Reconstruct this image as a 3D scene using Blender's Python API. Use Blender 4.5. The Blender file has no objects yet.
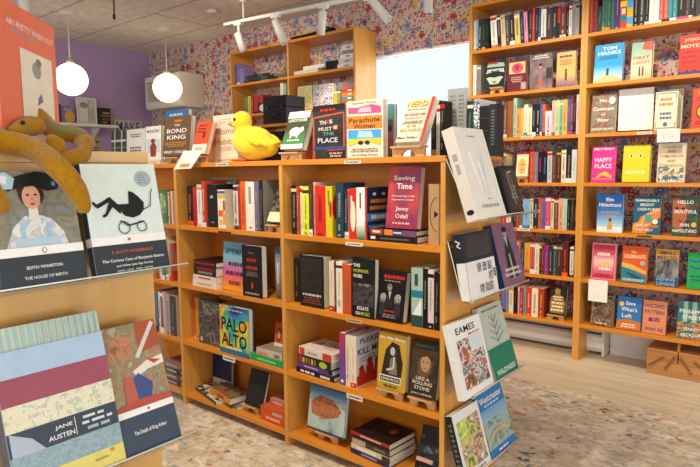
import bpy, math, random
from mathutils import Matrix, Vector
random.seed(7)
C = bpy.context.scene.collection
PI = math.pi

# ------------------------------------------------------------------ camera model
F, YAW, PITCH, ROLL, EYE = 584.056, 0.688072, 0.105389, 0.011052, 1.22966
def cam_axes():
    cy, sy, cp, sp = math.cos(YAW), math.sin(YAW), math.cos(PITCH), math.sin(PITCH)
    fwd = Vector((-sy*cp, cy*cp, -sp)); right = Vector((cy, sy, 0)); down = fwd.cross(right)
    c, s = math.cos(ROLL), math.sin(ROLL)
    return c*right + s*down, -s*right + c*down, fwd
AR, AD, AF = cam_axes()
O = Vector((0, 0, EYE))
def ray(u, v): return AR*((u-350)/F) + AD*((v-233.5)/F) + AF
def onX(u, v, x): d = ray(u, v); return O + d*(x/d.x)
def onY(u, v, y): d = ray(u, v); return O + d*(y/d.y)
def onZ(u, v, z): d = ray(u, v); return O + d*((z-EYE)/d.z)
def Xat(u, Y, z):                       # x of the point at (Y, z) seen in column u
    k = (u-350)/F; n = AR - AF*k        # n.q = 0
    return -(n.y*Y + n.z*(z-EYE))/n.x
def Zat(v, X, Y):
    k = (v-233.5)/F; n = AD - AF*k
    return EYE - (n.x*X + n.y*Y)/n.z
def Yat(u, X, z):
    k = (u-350)/F; n = AR - AF*k
    return -(n.x*X + n.z*(z-EYE))/n.y

# ------------------------------------------------------------------ colours and materials
def lin(c): return c/12.92 if c <= .04045 else ((c+.055)/1.055)**2.4
def rgb(h):
    if not isinstance(h, str): return tuple(h)
    h = PAL.get(h, h).lstrip('#')
    return tuple(lin(int(h[i:i+2], 16)/255) for i in (0, 2, 4))
PAL = dict(black='#17161a', white='#e9e6e0', cream='#e6dbc0', red='#c8281f', orange='#e2601c', yellow='#ecc92c', lime='#cfdb35',
 green='#2c8a4c', teal='#1f7d86', mint='#a9d3bd', blue='#2f67ad', navy='#1d2a49', purple='#5b3a86', lilac='#b7a6cf', pink='#e79ab0',
 magenta='#d2308b', brown='#5a3a28', maroon='#6d1f2a', grey='#8c8c8c', beige='#d6bd98', salmon='#d9796a', lightblue='#86b7de',
 darkgreen='#173a32', charcoal='#303238', rust='#a8452a', gold='#c9982f', tan='#b98f5c', silver='#c3c5c6', page='#e8e2d2', sky='#4aa3dd')
_m = {}
def newmat(name):
    m = bpy.data.materials.new(name); m.use_nodes = True
    nt = m.node_tree; b = nt.nodes['Principled BSDF']
    return m, nt, b
def node(nt, t, **kw):
    n = nt.nodes.new(t)
    for k, v in kw.items():
        if k.startswith('i_'): n.inputs[k[2:].replace('_', ' ')].default_value = v
        else: setattr(n, k, v)
    return n
def mix(nt, fac, a, b, typ='MIX'):
    n = nt.nodes.new('ShaderNodeMix'); n.data_type = 'RGBA'; n.blend_type = typ
    for idx, val in ((0, fac), (6, a), (7, b)):
        if hasattr(val, 'is_output') or isinstance(val, bpy.types.NodeSocket): nt.links.new(val, n.inputs[idx])
        elif idx == 0: n.inputs[0].default_value = val
        else: n.inputs[idx].default_value = (*rgb(val), 1)
    return n.outputs[2]
def math_(nt, op, a, b=None, c=None):
    n = nt.nodes.new('ShaderNodeMath'); n.operation = op
    for i, v in enumerate((a, b, c)):
        if v is None: continue
        if isinstance(v, bpy.types.NodeSocket): nt.links.new(v, n.inputs[i])
        else: n.inputs[i].default_value = v
    return n.outputs[0]
def M(col, rough=.5, metal=0, spec=.28, var=.10):
    """printed card, paint or plastic of one colour with a slight mottling"""
    key = (col if isinstance(col, str) else tuple(round(x, 3) for x in col), rough, metal, spec)
    if key in _m: return _m[key]
    m, nt, b = newmat('paint'); c = rgb(col)
    tc = node(nt, 'ShaderNodeTexCoord'); nz = node(nt, 'ShaderNodeTexNoise', i_Scale=40., i_Detail=3.)
    nt.links.new(tc.outputs['Object'], nz.inputs['Vector'])
    o = mix(nt, nz.outputs['Fac'], tuple(x*(1-var) for x in c), tuple(min(1, x*(1+var)) for x in c))
    nt.links.new(o, b.inputs['Base Color'])
    b.inputs['Roughness'].default_value = rough; b.inputs['Metallic'].default_value = metal
    b.inputs['Specular IOR Level'].default_value = spec
    m.diffuse_color = (*c, 1); _m[key] = m; return m
def asm(c): return c if isinstance(c, bpy.types.Material) else M(c)
def NM(cols, scale=20, distort=1., stretch=(1, 1, 1), hard=False, rough=.4, detail=3., lo=.32, hi=.68):
    """a printed picture: bands of colour following a noise field"""
    key = ('n', tuple(cols), scale, distort, stretch, hard)
    if key in _m: return _m[key]
    m, nt, b = newmat('printed_picture')
    tc = node(nt, 'ShaderNodeTexCoord'); mp = node(nt, 'ShaderNodeMapping'); mp.inputs['Scale'].default_value = stretch
    nz = node(nt, 'ShaderNodeTexNoise', i_Scale=float(scale)*(1.6 if distort < 2.4 else 1), i_Detail=detail, i_Distortion=float(distort)*.5)
    cr = node(nt, 'ShaderNodeValToRGB'); cr.color_ramp.interpolation = 'CONSTANT' if hard else 'LINEAR'
    n = len(cols)
    while len(cr.color_ramp.elements) < n: cr.color_ramp.elements.new(.5)
    for i, c in enumerate(cols):
        e = cr.color_ramp.elements[i]; e.position = lo + (hi-lo)*i/max(1, n-1); e.color = (*rgb(c), 1)
    nt.links.new(tc.outputs['Object'], mp.inputs[0]); nt.links.new(mp.outputs[0], nz.inputs['Vector'])
    nt.links.new(nz.outputs['Fac'], cr.inputs[0]); nt.links.new(cr.outputs[0], b.inputs['Base Color'])
    b.inputs['Roughness'].default_value = rough
    _m[key] = m; return m
def wood(light, dark, scale=1., axis='X', rough=.35, name='wood'):
    m, nt, b = newmat(name)
    tc = node(nt, 'ShaderNodeTexCoord'); mp = node(nt, 'ShaderNodeMapping')
    s = {'X': (1.2, 14, 14), 'Y': (14, 1.2, 14), 'Z': (14, 14, 1.2)}[axis]
    mp.inputs['Scale'].default_value = tuple(k*scale for k in s)
    nz = node(nt, 'ShaderNodeTexNoise', i_Scale=2.2, i_Detail=6., i_Distortion=.6)
    nt.links.new(tc.outputs['Object'], mp.inputs[0]); nt.links.new(mp.outputs[0], nz.inputs['Vector'])
    cr = node(nt, 'ShaderNodeValToRGB'); e = cr.color_ramp.elements
    e[0].position = .3; e[0].color = (*rgb(dark), 1); e[1].position = .72; e[1].color = (*rgb(light), 1)
    nt.links.new(nz.outputs['Fac'], cr.inputs[0]); nt.links.new(cr.outputs[0], b.inputs['Base Color'])
    b.inputs['Roughness'].default_value = rough
    return m
WX = wood('#de912e', '#cd7d1f', axis='X', name='honey_wood'); WZ = wood('#dca04c', '#cf9140', axis='Z', name='honey_wood_upright')
WPALE = wood('#dcb478', '#cd9f5f', axis='Y', scale=.5, name='pale_maple'); WPALEZ = wood('#d8ac68', '#c7954f', axis='Z', scale=.4, name='pale_maple_upright')
WEASEL = wood('#d9b07a', '#c4985f', axis='X', scale=2, name='easel_wood')
WBOX = wood('#c98f55', '#ac733f', axis='X', scale=1.5, name='toolbox_wood')
def pages_mat():
    m, nt, b = newmat('page_edges')
    tc = node(nt, 'ShaderNodeTexCoord'); wv = node(nt, 'ShaderNodeTexWave', i_Scale=180., i_Distortion=1.)
    wv.bands_direction = 'Y'
    nt.links.new(tc.outputs['Object'], wv.inputs['Vector'])
    nt.links.new(mix(nt, wv.outputs['Fac'], '#d2cab8', '#ece7da'), b.inputs['Base Color']); b.inputs['Roughness'].default_value = .8
    return m
PAGE = pages_mat()
def acrylic_mat():
    m, nt, b = newmat('clear_acrylic'); nt.nodes.remove(b); out = nt.nodes['Material Output']
    tr = node(nt, 'ShaderNodeBsdfTransparent'); tr.inputs[0].default_value = (.96, .975, .975, 1)
    gl = node(nt, 'ShaderNodeBsdfGlossy'); gl.inputs['Roughness'].default_value = .08
    fr = node(nt, 'ShaderNodeLayerWeight'); fr.inputs[0].default_value = .5
    k = math_(nt, 'MULTIPLY_ADD', math_(nt, 'POWER', fr.outputs['Facing'], 3.), .55, .05)
    mx = node(nt, 'ShaderNodeMixShader'); nt.links.new(k, mx.inputs[0])
    nt.links.new(tr.outputs[0], mx.inputs[1]); nt.links.new(gl.outputs[0], mx.inputs[2]); nt.links.new(mx.outputs[0], out.inputs[0])
    return m
ACR = acrylic_mat()
def emit_mat(col, strength):
    m, nt, b = newmat('lit_glass'); b.inputs['Base Color'].default_value = (.9, .88, .82, 1)
    b.inputs['Emission Color'].default_value = (*rgb(col), 1); b.inputs['Emission Strength'].default_value = strength
    return m

# ------------------------------------------------------------------ mesh builder
_txt = {}
def text_geo(s, bold=.016):
    k = (s, bold)
    if k not in _txt:
        cu = bpy.data.curves.new('lettering', 'FONT'); cu.body = s; cu.resolution_u = 2; cu.offset = bold
        ob = bpy.data.objects.new('lettering', cu); C.objects.link(ob)
        bpy.context.view_layer.update()
        me = ob.to_mesh()
        vs = [(v.co.x, v.co.y) for v in me.vertices]; fs = [tuple(p.vertices) for p in me.polygons]
        ob.to_mesh_clear(); bpy.data.objects.remove(ob); bpy.data.curves.remove(cu)
        if vs:
            x0 = min(v[0] for v in vs); x1 = max(v[0] for v in vs); y0 = min(v[1] for v in vs); y1 = max(v[1] for v in vs)
        else: x0 = x1 = y0 = y1 = 0
        _txt[k] = (vs, fs, x0, x1, y0, y1)
    return _txt[k]
class MB:
    def __init__(s): s.v = []; s.f = []; s.i = []; s.mats = []; s.sm = []
    def mi(s, m):
        if m not in s.mats: s.mats.append(m)
        return s.mats.index(m)
    def poly(s, pts, m, smooth=False):
        n = len(s.v); s.v += [tuple(p) for p in pts]; s.f.append(tuple(range(n, n+len(pts)))); s.i.append(s.mi(m)); s.sm.append(smooth)
    def geo(s, vs, fs, m, smooth=False):
        n = len(s.v); s.v += [tuple(p) for p in vs]; k = s.mi(m)
        for f in fs: s.f.append(tuple(a+n for a in f)); s.i.append(k); s.sm.append(smooth)
    def box(s, x0, x1, y0, y1, z0, z1, m, X=None):
        vs = [(x, y, z) for x in (x0, x1) for y in (y0, y1) for z in (z0, z1)]
        if X is not None: vs = [X @ Vector(v) for v in vs]
        s.geo(vs, [(0, 1, 3, 2), (4, 6, 7, 5), (0, 4, 5, 1), (2, 3, 7, 6), (0, 2, 6, 4), (1, 5, 7, 3)], m)
    def prism(s, pts, axis, a, b, m, X=None):
        """outline in the two other axes, extruded along axis from a to b"""
        def P(p, t): q = {'X': (t, p[0], p[1]), 'Y': (p[0], t, p[1]), 'Z': (p[0], p[1], t)}[axis]; return X @ Vector(q) if X is not None else q
        n = len(pts); vs = [P(p, a) for p in pts] + [P(p, b) for p in pts]
        s.geo(vs, [tuple(range(n))[::-1], tuple(range(n, 2*n))] + [(i, (i+1) % n, n+(i+1) % n, n+i) for i in range(n)], m)
    def lathe(s, prof, m, n=24, X=None):
        vs = []; fs = []
        for r, z in prof:
            for k in range(n): vs.append(Vector((r*math.cos(2*PI*k/n), r*math.sin(2*PI*k/n), z)))
        for j in range(len(prof)-1):
            for k in range(n): fs.append((j*n+k, j*n+(k+1) % n, (j+1)*n+(k+1) % n, (j+1)*n+k))
        fs.append(tuple(range(n))[::-1]); fs.append(tuple(range((len(prof)-1)*n, len(prof)*n)))
        if X is not None: vs = [X @ v for v in vs]
        s.geo(vs, fs, m, True)
    def tube(s, pts, rad, m, n=10, up=None):
        pts = [Vector(p) for p in pts]
        if not isinstance(rad, (list, tuple)): rad = [rad]*len(pts)
        vs = []; fs = []; prev = None
        for i, p in enumerate(pts):
            t = (pts[min(i+1, len(pts)-1)] - pts[max(i-1, 0)]).normalized()
            if prev is None: a = t.orthogonal().normalized() if up is None else (Vector(up) - t*t.dot(Vector(up))).normalized()
            else: a = (prev - t*t.dot(prev)).normalized()
            prev = a; b = t.cross(a)
            for k in range(n): vs.append(p + (a*math.cos(2*PI*k/n) + b*math.sin(2*PI*k/n))*rad[i])
        for j in range(len(pts)-1):
            for k in range(n): fs.append((j*n+k, j*n+(k+1) % n, (j+1)*n+(k+1) % n, (j+1)*n+k))
        fs.append(tuple(range(n))[::-1]); fs.append(tuple(range((len(pts)-1)*n, len(pts)*n)))
        s.geo(vs, fs, m, True)
    def build(s, name, parent=None, bevel=0, loc=None):
        me = bpy.data.meshes.new(name); me.from_pydata(s.v, [], s.f); me.update()
        for m in s.mats: me.materials.append(m)
        me.polygons.foreach_set('material_index', s.i); me.polygons.foreach_set('use_smooth', s.sm)
        ob = bpy.data.objects.new(name, me); C.objects.link(ob)
        if parent is not None: ob.parent = parent
        if loc is not None: ob.location = loc
        if bevel:
            b = ob.modifiers.new('bevel', 'BEVEL'); b.width = bevel; b.segments = 2; b.limit_method = 'ANGLE'
        return ob
def tag(o, label, cat, group=None, kind=None):
    if label: o['label'] = label
    if cat: o['category'] = cat
    if group: o['group'] = group
    if kind: o['kind'] = kind
    return o
def thing(name, label, cat, loc=(0, 0, 0), rz=0, group=None, mat=None):
    o = bpy.data.objects.new(name, None); C.objects.link(o); o.empty_display_size = .05
    if mat is not None: o.matrix_world = mat
    else: o.location = loc; o.rotation_euler = (0, 0, rz)
    return tag(o, label, cat, group)
def struct(name, mb, label=None):
    o = mb.build(name); o['kind'] = 'structure'
    o['label'] = label or name.replace('_', ' '); o['category'] = name.split('_')[0]
    return o

# ------------------------------------------------------------------ books
def deco(mb, items, P, W, H):
    """items drawn on a face; P(x, z, layer) maps face metres to a point"""
    L = 0
    for it in items:
        L += 1; k = it[0]
        if k == 'r':
            x0, z0, x1, z1, c = it[1:6]; m = asm(c)
            mb.poly([P(x0*W, z0*H, L), P(x1*W, z0*H, L), P(x1*W, z1*H, L), P(x0*W, z1*H, L)], m)
        elif k == 'e':
            cx, cz, rx, rz, c = it[1:6]; m = asm(c)
            mb.poly([P((cx+rx*math.cos(a))*W, (cz+rz*math.sin(a))*H, L) for a in [2*PI*i/20 for i in range(20)]], m)
        elif k == 'p':
            m = asm(it[2])
            mb.poly([P(x*W, z*H, L) for x, z in it[1]], m)
        elif k == 'l':                     # thick poly-line: pts, width, colour
            pts = [Vector((x*W, z*H)) for x, z in it[1]]; wd = it[2]*W/2; m = M(it[3])
            for a, b in zip(pts, pts[1:]):
                d = (b-a).normalized(); n = Vector((-d.y, d.x))*wd
                mb.poly([P(*(a-n), L), P(*(b-n), L), P(*(b+n), L), P(*(a+n), L)], m)
        elif k == 'g':                     # graded strips from bottom to top
            x0, z0, x1, z1, cols = it[1:6]; cs = [rgb(c) for c in cols]; N = 14
            for i in range(N):
                t = i/(N-1)*(len(cs)-1); a = min(int(t), len(cs)-2); t -= a
                c = tuple(round(cs[a][q]*(1-t)+cs[a+1][q]*t, 3) for q in range(3))
                za, zb = z0+(z1-z0)*i/N, z0+(z1-z0)*(i+1)/N
                mb.poly([P(x0*W, za*H, L), P(x1*W, za*H, L), P(x1*W, zb*H, L), P(x0*W, zb*H, L)], M(c))
        elif k == 't':                     # text: string, cx, cz, width, cap height, colour, rotation (deg, clockwise)
            s_, cx, cz, wf, hf, c = it[1:7]; rot = it[7] if len(it) > 7 else 0
            vs, fs, x0, x1, y0, y1 = text_geo(s_)
            if not fs: continue
            if rot == 90: sx = wf*H/(x1-x0); sy = hf*W/(y1-y0)
            else: sx = wf*W/(x1-x0); sy = hf*H/(y1-y0)
            a = -math.radians(rot); ca, sa = math.cos(a), math.sin(a); out = []
            for x, y in vs:
                X = (x-(x0+x1)/2)*sx; Y = (y-(y0+y1)/2)*sy
                out.append(P(cx*W + X*ca - Y*sa, cz*H + X*sa + Y*ca, L))
            mb.geo(out, fs, M(c))
        elif k == 'b':                     # lines of print too small to read: cx, z0, z1, width, n, colour
            cx, z0, z1, wf, n, c = it[1:7]; rr = random.Random(int(cx*97+z0*331)+n)
            for i in range(n):
                zc = z1-(z1-z0)*(i+.5)/n; hh = (z1-z0)/n*.28; ww = wf*rr.uniform(.7, 1)/2; x = cx-ww
                while x < cx+ww-.01:
                    e = min(x+rr.uniform(.05, .14), cx+ww)
                    mb.poly([P(x*W, (zc-hh)*H, L), P(e*W, (zc-hh)*H, L), P(e*W, (zc+hh)*H, L), P(x*W, (zc+hh)*H, L)], M(c)); x = e+.025
NB = [0]
def book(label, X, w, h, t, cov, sp=None, front=(), spine=(), hard=True, group=None, back=None, name='book', cat='book'):
    """front faces local -Y, spine local -X, foot at z = 0"""
    NB[0] += 1
    root = thing(name, label, cat, group=group, mat=X)
    mc = asm(cov); ms = mc if sp is None else asm(sp)
    mb = MB(); th = .0026 if hard else .0007
    th = min(th, t*.2)
    mb.box(th*.6, w, 0, th, 0, h, mc); mb.box(th*.6, w, t-th, t, 0, h, mc if back is None else M(back))
    c = min(.0015, t*.2)
    mb.prism([(th, 0), (c*.5, 0), (0, c), (0, t-c), (c*.5, t), (th, t)], 'Z', 0, h, ms)
    deco(mb, front, lambda x, z, L: (x, -.00025*L-.0001, z), w, h)
    deco(mb, spine, lambda x, z, L: (-.00025*L-.0001, t-x, z), t, h)
    mb.build('cover', root)
    pg = MB(); g = .003 if hard else .0006
    pg.box(th, w-g, th, t-th, g, h-g, PAGE); pg.build('page_block', root)
    return root
def rotx(a): return Matrix.Rotation(a, 4, 'X')
def rotz(a): return Matrix.Rotation(a, 4, 'Z')
def roty(a): return Matrix.Rotation(a, 4, 'Y')
def T(x, y, z): return Matrix.Translation((x, y, z))
def face(label, ul, ur, z0, Y, tl, t, cov, sp=None, front=(), spine=(), hard=True, group=None, lean=None, yaw=0, hmax=.4, xmin=-99, **kw):
    """a book shown face out on a plane parallel to the shelves"""
    x0 = max(Xat(ul, Y, z0), xmin); x1 = Xat(ur, Y, z0); w = x1-x0; zz = z0
    for _ in range(3):
        if lean is None:
            p = onX(tl[0], tl[1], x0); a = math.atan2(max(p.y-Y, 0), p.z-zz); a = min(a, math.radians(34)); 
        else: a = math.radians(lean)
        # height so that the top edge falls on row tl[1]
        k = (tl[1]-233.5)/F; n = AD - AF*k
        base = Vector((x0, Y, zz)) - O; dr = Vector((0, math.sin(a), math.cos(a)))
        h = -n.dot(base)/n.dot(dr)
        zz = z0 + t*math.sin(a)
    h = min(h, hmax)
    return book(label, T(x0, Y, zz) @ rotz(math.radians(yaw)) @ rotx(-a), w, h, t, cov, sp, front, spine, hard, group, **kw)
def lum(c): r = rgb(c); return .3*r[0]+.6*r[1]+.1*r[2]
def spine_deco(rr, col, acc=None):
    base = rgb(col); q = rgb(acc) if acc else rgb('#b9b0a2' if lum(col) < .25 else '#2a2528'); k = rr.uniform(.3, .8)
    ink = tuple(round(base[i]*(1-k)+q[i]*k, 2) for i in range(3)); d = []
    if rr.random() < .3: d.append(('r', 0, .87, 1, .92+.05*rr.random(), acc or rr.choice(['cream', 'red', 'gold', 'charcoal', 'white'])))
    if rr.random() < .35: d.append(('r', 0, .0, 1, .06+.08*rr.random(), acc or rr.choice(['cream', 'charcoal', 'orange', 'white'])))
    za, zb = .3+.1*rr.random(), .78+.05*rr.random(); z = zb; wd = .07+.09*rr.random()
    while z > za:
        e = z-rr.uniform(.012, .04); d.append(('r', .5-wd, e, .5+wd, z, ink)); z = e-.012
    if rr.random() < .6: d.append(('r', .38, .14, .62, .25, ink))
    if rr.random() < .5: d.append(('e', .5, .05, .25, .018, ink))
    return d
ORD = ['', 'first', 'second', 'third', 'fourth', 'fifth', 'sixth', 'seventh', 'eighth', 'ninth', 'tenth', 'eleventh', 'twelfth', 'thirteenth', 'fourteenth',
 'fifteenth', 'sixteenth', 'seventeenth', 'eighteenth', 'nineteenth', 'twentieth', 'twenty-first', 'twenty-second', 'twenty-third', 'twenty-fourth',
 'twenty-fifth', 'twenty-sixth', 'twenty-seventh', 'twenty-eighth', 'twenty-ninth', 'thirtieth']
def row(where, z, Y, u0, entries, depth=.15, group=None, lim=(-9, 9)):
    """spine-out books; entry = (right column, top row, colour word, hex or None, accent, extra spine items, tilt in degrees)"""
    rr = random.Random(int(u0*10)+int(z*1000)); xl = Xat(u0, Y, z); n = 0
    total = sum(1 for e in entries if e[2])
    for e in entries:
        ur, vt, word = e[:3]; hexc = e[3] if len(e) > 3 and e[3] else None; acc = e[4] if len(e) > 4 else None
        extra = e[5] if len(e) > 5 and e[5] else None; tilt = e[6] if len(e) > 6 else 0
        opt = e[7] if len(e) > 7 else {}
        xr = min(Xat(ur, Y, z), lim[1]); xl = max(xl, lim[0])
        if word and xr-xl < .006: print('SKIP', where, ur)
        elif word:
            n += 1; t = max(.006, xr-xl-.0006); xm = (xl+xr)/2
            y = Y + rr.uniform(0, .008) + opt.get('back', 0)
            h = max(.12, Zat(vt, xm, y)-z); h = min(h, .285)
            base = hexc or PAL[word.replace(' ', '')]
            r_ = rgb(base); j = 1+rr.uniform(-.08, .08); col = tuple(round(min(1, x*j), 3) for x in r_)
            sd = extra if extra is not None else spine_deco(rr, base, acc)
            Xm = T(xr-.0003, y, z + t*math.sin(math.radians(abs(tilt)))) @ roty(-math.radians(tilt)) @ rotz(PI/2)
            lab = opt.get('label') or ('%s-spined book, %s from left %s' % (word, ORD[n], where) if total > 1 else '%s-spined book %s' % (word, where))
            book(lab, Xm, opt.get('w', depth+rr.uniform(-.015, .012)), h, t, opt.get('cov', col), col, opt.get('front', ()), sd,
                 hard=rr.random() < .55, group=group or ('spine-out books ' + where))
        xl = xr
def flat(label, u0, u1, z, Y, t, w, cov, sp, spine=(), front=(), yaw=0, group=None, hard=True, dx=0):
    """a book lying on its back with the spine to the front; returns the height of its top"""
    x0 = Xat(u0, Y, z); x1 = Xat(u1, Y, z); h = x1-x0
    R = Matrix(((0, 0, -1, 0), (1, 0, 0, 0), (0, -1, 0, 0), (0, 0, 0, 1)))
    Xm = T((x0+x1)/2+dx, Y, z+t) @ rotz(math.radians(yaw)) @ T(h/2, 0, 0) @ R
    book(label, Xm, w, h, t, cov, sp, front, spine, hard, group)
    return z+t
def easel(label, uc, z, Y, w=.1, h=.04, group='small wooden book stands', yaw=0, x=None):
    xc = Xat(uc, Y, z) if x is None else x
    root = thing('book_stand', label, 'book stand', (xc, Y, z), math.radians(yaw), group)
    mb = MB(); k = w/2; arch = [(k*.45*math.cos(a), h*.55*math.sin(a)) for a in [PI*i/8 for i in range(9)]]
    mb.prism([(-k, 0)] + arch[::-1] + [(k, 0), (k, h*.72), (-k, h*.72)], 'Y', 0, .012, WEASEL)
    mb.build('front_plate', root)
    mb = MB(); mb.box(-k*.95, k*.95, -.02, .032, h*.72, h*.86, WEASEL); mb.build('ledge', root)
    mb = MB(); mb.prism([(.033, 0), (.075, 0), (.1, h+.07), (.088, h+.07), (.04, h*.72)], 'X', -.012, .012, WEASEL); mb.build('prop', root)
    return root

# ------------------------------------------------------------------ the room
WALLY, WALLX, CEIL = 4.06, -6.44, 2.666
RIGHTX, FRONTY = 2.6, -2.6
def floor_mat():
    m, nt, b = newmat('oak_laminate')
    tc = node(nt, 'ShaderNodeTexCoord')
    br = node(nt, 'ShaderNodeTexBrick', i_Scale=1., i_Mortar_Size=.0016); br.offset = .37
    br.inputs['Brick Width'].default_value = 1.3; br.inputs['Row Height'].default_value = .16
    br.inputs['Color1'].default_value = (*rgb('#d9cbb3'), 1); br.inputs['Color2'].default_value = (*rgb('#cfbfa5'), 1); br.inputs['Mortar'].default_value = (*rgb('#b09878'), 1)
    mp = node(nt, 'ShaderNodeMapping'); mp.inputs['Scale'].default_value = (1.6, 16, 1)
    nz = node(nt, 'ShaderNodeTexNoise', i_Scale=1.8, i_Detail=6., i_Distortion=.8)
    nt.links.new(tc.outputs['Object'], br.inputs['Vector']); nt.links.new(tc.outputs['Object'], mp.inputs[0]); nt.links.new(mp.outputs[0], nz.inputs['Vector'])
    cr = node(nt, 'ShaderNodeValToRGB'); e = cr.color_ramp.elements; e[0].position = .3; e[0].color = (.74, .71, .67, 1); e[1].position = .6; e[1].color = (1, 1, 1, 1)
    nt.links.new(nz.outputs['Fac'], cr.inputs[0])
    n = nt.nodes.new('ShaderNodeMix'); n.data_type = 'RGBA'; n.blend_type = 'MULTIPLY'; n.inputs[0].default_value = .8
    nt.links.new(br.outputs[0], n.inputs[6]); nt.links.new(cr.outputs[0], n.inputs[7]); nt.links.new(n.outputs[2], b.inputs['Base Color'])
    b.inputs['Roughness'].default_value = .45
    return m
def ceiling_mat():
    m, nt, b = newmat('textured_ceiling_panels')
    tc = node(nt, 'ShaderNodeTexCoord')
    br = node(nt, 'ShaderNodeTexBrick', i_Scale=1., i_Mortar_Size=.012, i_Mortar_Smooth=.6); br.offset = .5
    br.inputs['Brick Width'].default_value = 2.4; br.inputs['Row Height'].default_value = .62
    br.inputs['Color1'].default_value = (*rgb('#efe7dc'), 1); br.inputs['Color2'].default_value = (*rgb('#eae0d4'), 1); br.inputs['Mortar'].default_value = (*rgb('#b7a593'), 1)
    nz = node(nt, 'ShaderNodeTexNoise', i_Scale=16., i_Detail=8., i_Roughness=.7)
    nt.links.new(tc.outputs['Object'], br.inputs['Vector']); nt.links.new(tc.outputs['Object'], nz.inputs['Vector'])
    cr = node(nt, 'ShaderNodeValToRGB'); e = cr.color_ramp.elements; e[0].position = .35; e[0].color = (.72, .7, .67, 1); e[1].position = .62; e[1].color = (1, 1, 1, 1)
    nt.links.new(nz.outputs['Fac'], cr.inputs[0])
    n = nt.nodes.new('ShaderNodeMix'); n.data_type = 'RGBA'; n.blend_type = 'MULTIPLY'; n.inputs[0].default_value = .8
    nt.links.new(br.outputs[0], n.inputs[6]); nt.links.new(cr.outputs[0], n.inputs[7]); nt.links.new(n.outputs[2], b.inputs['Base Color'])
    bp = node(nt, 'ShaderNodeBump', i_Strength=.6, i_Distance=.02); nt.links.new(nz.outputs['Fac'], bp.inputs['Height']); nt.links.new(bp.outputs[0], b.inputs['Normal'])
    b.inputs['Roughness'].default_value = .95
    return m
def wallpaper_mat():
    """cream wallpaper printed with a dense many-coloured flower pattern"""
    m, nt, b = newmat('floral_wallpaper'); L = nt.links.new
    tc = node(nt, 'ShaderNodeTexCoord'); sp = node(nt, 'ShaderNodeSeparateXYZ'); cb = node(nt, 'ShaderNodeCombineXYZ')
    L(tc.outputs['Object'], sp.inputs[0]); L(sp.outputs[0], cb.inputs[0]); L(sp.outputs[2], cb.inputs[1])
    nz = node(nt, 'ShaderNodeTexNoise', i_Scale=3., i_Detail=2.); L(cb.outputs[0], nz.inputs['Vector'])
    col = mix(nt, nz.outputs['Fac'], '#d6c4b2', '#c9b6a4')
    def layer(col, scale, R, n, amp, thr, pal, centre, off):
        mp = node(nt, 'ShaderNodeMapping'); mp.inputs['Location'].default_value = (off, off*1.7, 0); L(cb.outputs[0], mp.inputs[0])
        vo = node(nt, 'ShaderNodeTexVoronoi'); vo.voronoi_dimensions = '2D'; vo.inputs['Scale'].default_value = scale; vo.inputs['Randomness'].default_value = .8
        L(mp.outputs[0], vo.inputs['Vector'])
        sub = node(nt, 'ShaderNodeVectorMath', operation='SUBTRACT'); L(mp.outputs[0], sub.inputs[0]); L(vo.outputs['Position'], sub.inputs[1])
        s = node(nt, 'ShaderNodeSeparateXYZ'); L(sub.outputs[0], s.inputs[0]); c = node(nt, 'ShaderNodeSeparateColor'); L(vo.outputs['Color'], c.inputs[0])
        ang = math_(nt, 'ARCTAN2', s.outputs[1], s.outputs[0])
        ph = math_(nt, 'MULTIPLY_ADD', ang, n, math_(nt, 'MULTIPLY', c.outputs[2], 6.28))
        rad = math_(nt, 'MULTIPLY', math_(nt, 'MULTIPLY_ADD', math_(nt, 'COSINE', ph), amp, 1-amp), R)
        rad = math_(nt, 'MULTIPLY', rad, math_(nt, 'MULTIPLY_ADD', c.outputs[0], .5, .6))
        dist = vo.outputs['Distance']
        mask = math_(nt, 'MULTIPLY', math_(nt, 'LESS_THAN', dist, rad), math_(nt, 'GREATER_THAN', c.outputs[1], thr))
        cr = node(nt, 'ShaderNodeValToRGB'); cr.color_ramp.interpolation = 'CONSTANT'
        while len(cr.color_ramp.elements) < len(pal): cr.color_ramp.elements.new(.5)
        for i, p in enumerate(pal): cr.color_ramp.elements[i].position = i/len(pal); cr.color_ramp.elements[i].color = (*rgb(p), 1)
        L(c.outputs[0], cr.inputs[0]); pc = cr.outputs[0]
        if centre:
            pc = mix(nt, math_(nt, 'LESS_THAN', dist, math_(nt, 'MULTIPLY', rad, .33)), pc, centre); 
        return mix(nt, mask, col, pc)
    def mixl(nt_, f, a, b_): return mix(nt_, f, a, b_)
    col = layer(col, 26., .47, 2, .45, .15, ['#5d7355', '#7a5546', '#40594a', '#94788c', '#634a5c', '#8d8a66'], None, 3.1)
    col = layer(col, 34., .42, 4, .2, .4, ['#b9485a', '#7f90bd', '#caa25a', '#7a3a4c', '#c98a9c'], None, 5.3)
    col = layer(col, 10.5, .47, 5, .22, .2, ['#cf8fa2', '#a82a44', '#6d88b4', '#d3ad62', '#d8a9b4', '#b93850', '#858fb8', '#cfa6b2'], '#8d5a2d', .4)
    col = layer(col, 19., .45, 5, .22, .45, ['#c7452c', '#4a76b2', '#e0b43e', '#a81f3c', '#d77f9b', '#6a5692'], '#e8cf86', 7.7)
    L(col, b.inputs['Base Color']); b.inputs['Roughness'].default_value = .7
    return m
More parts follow.
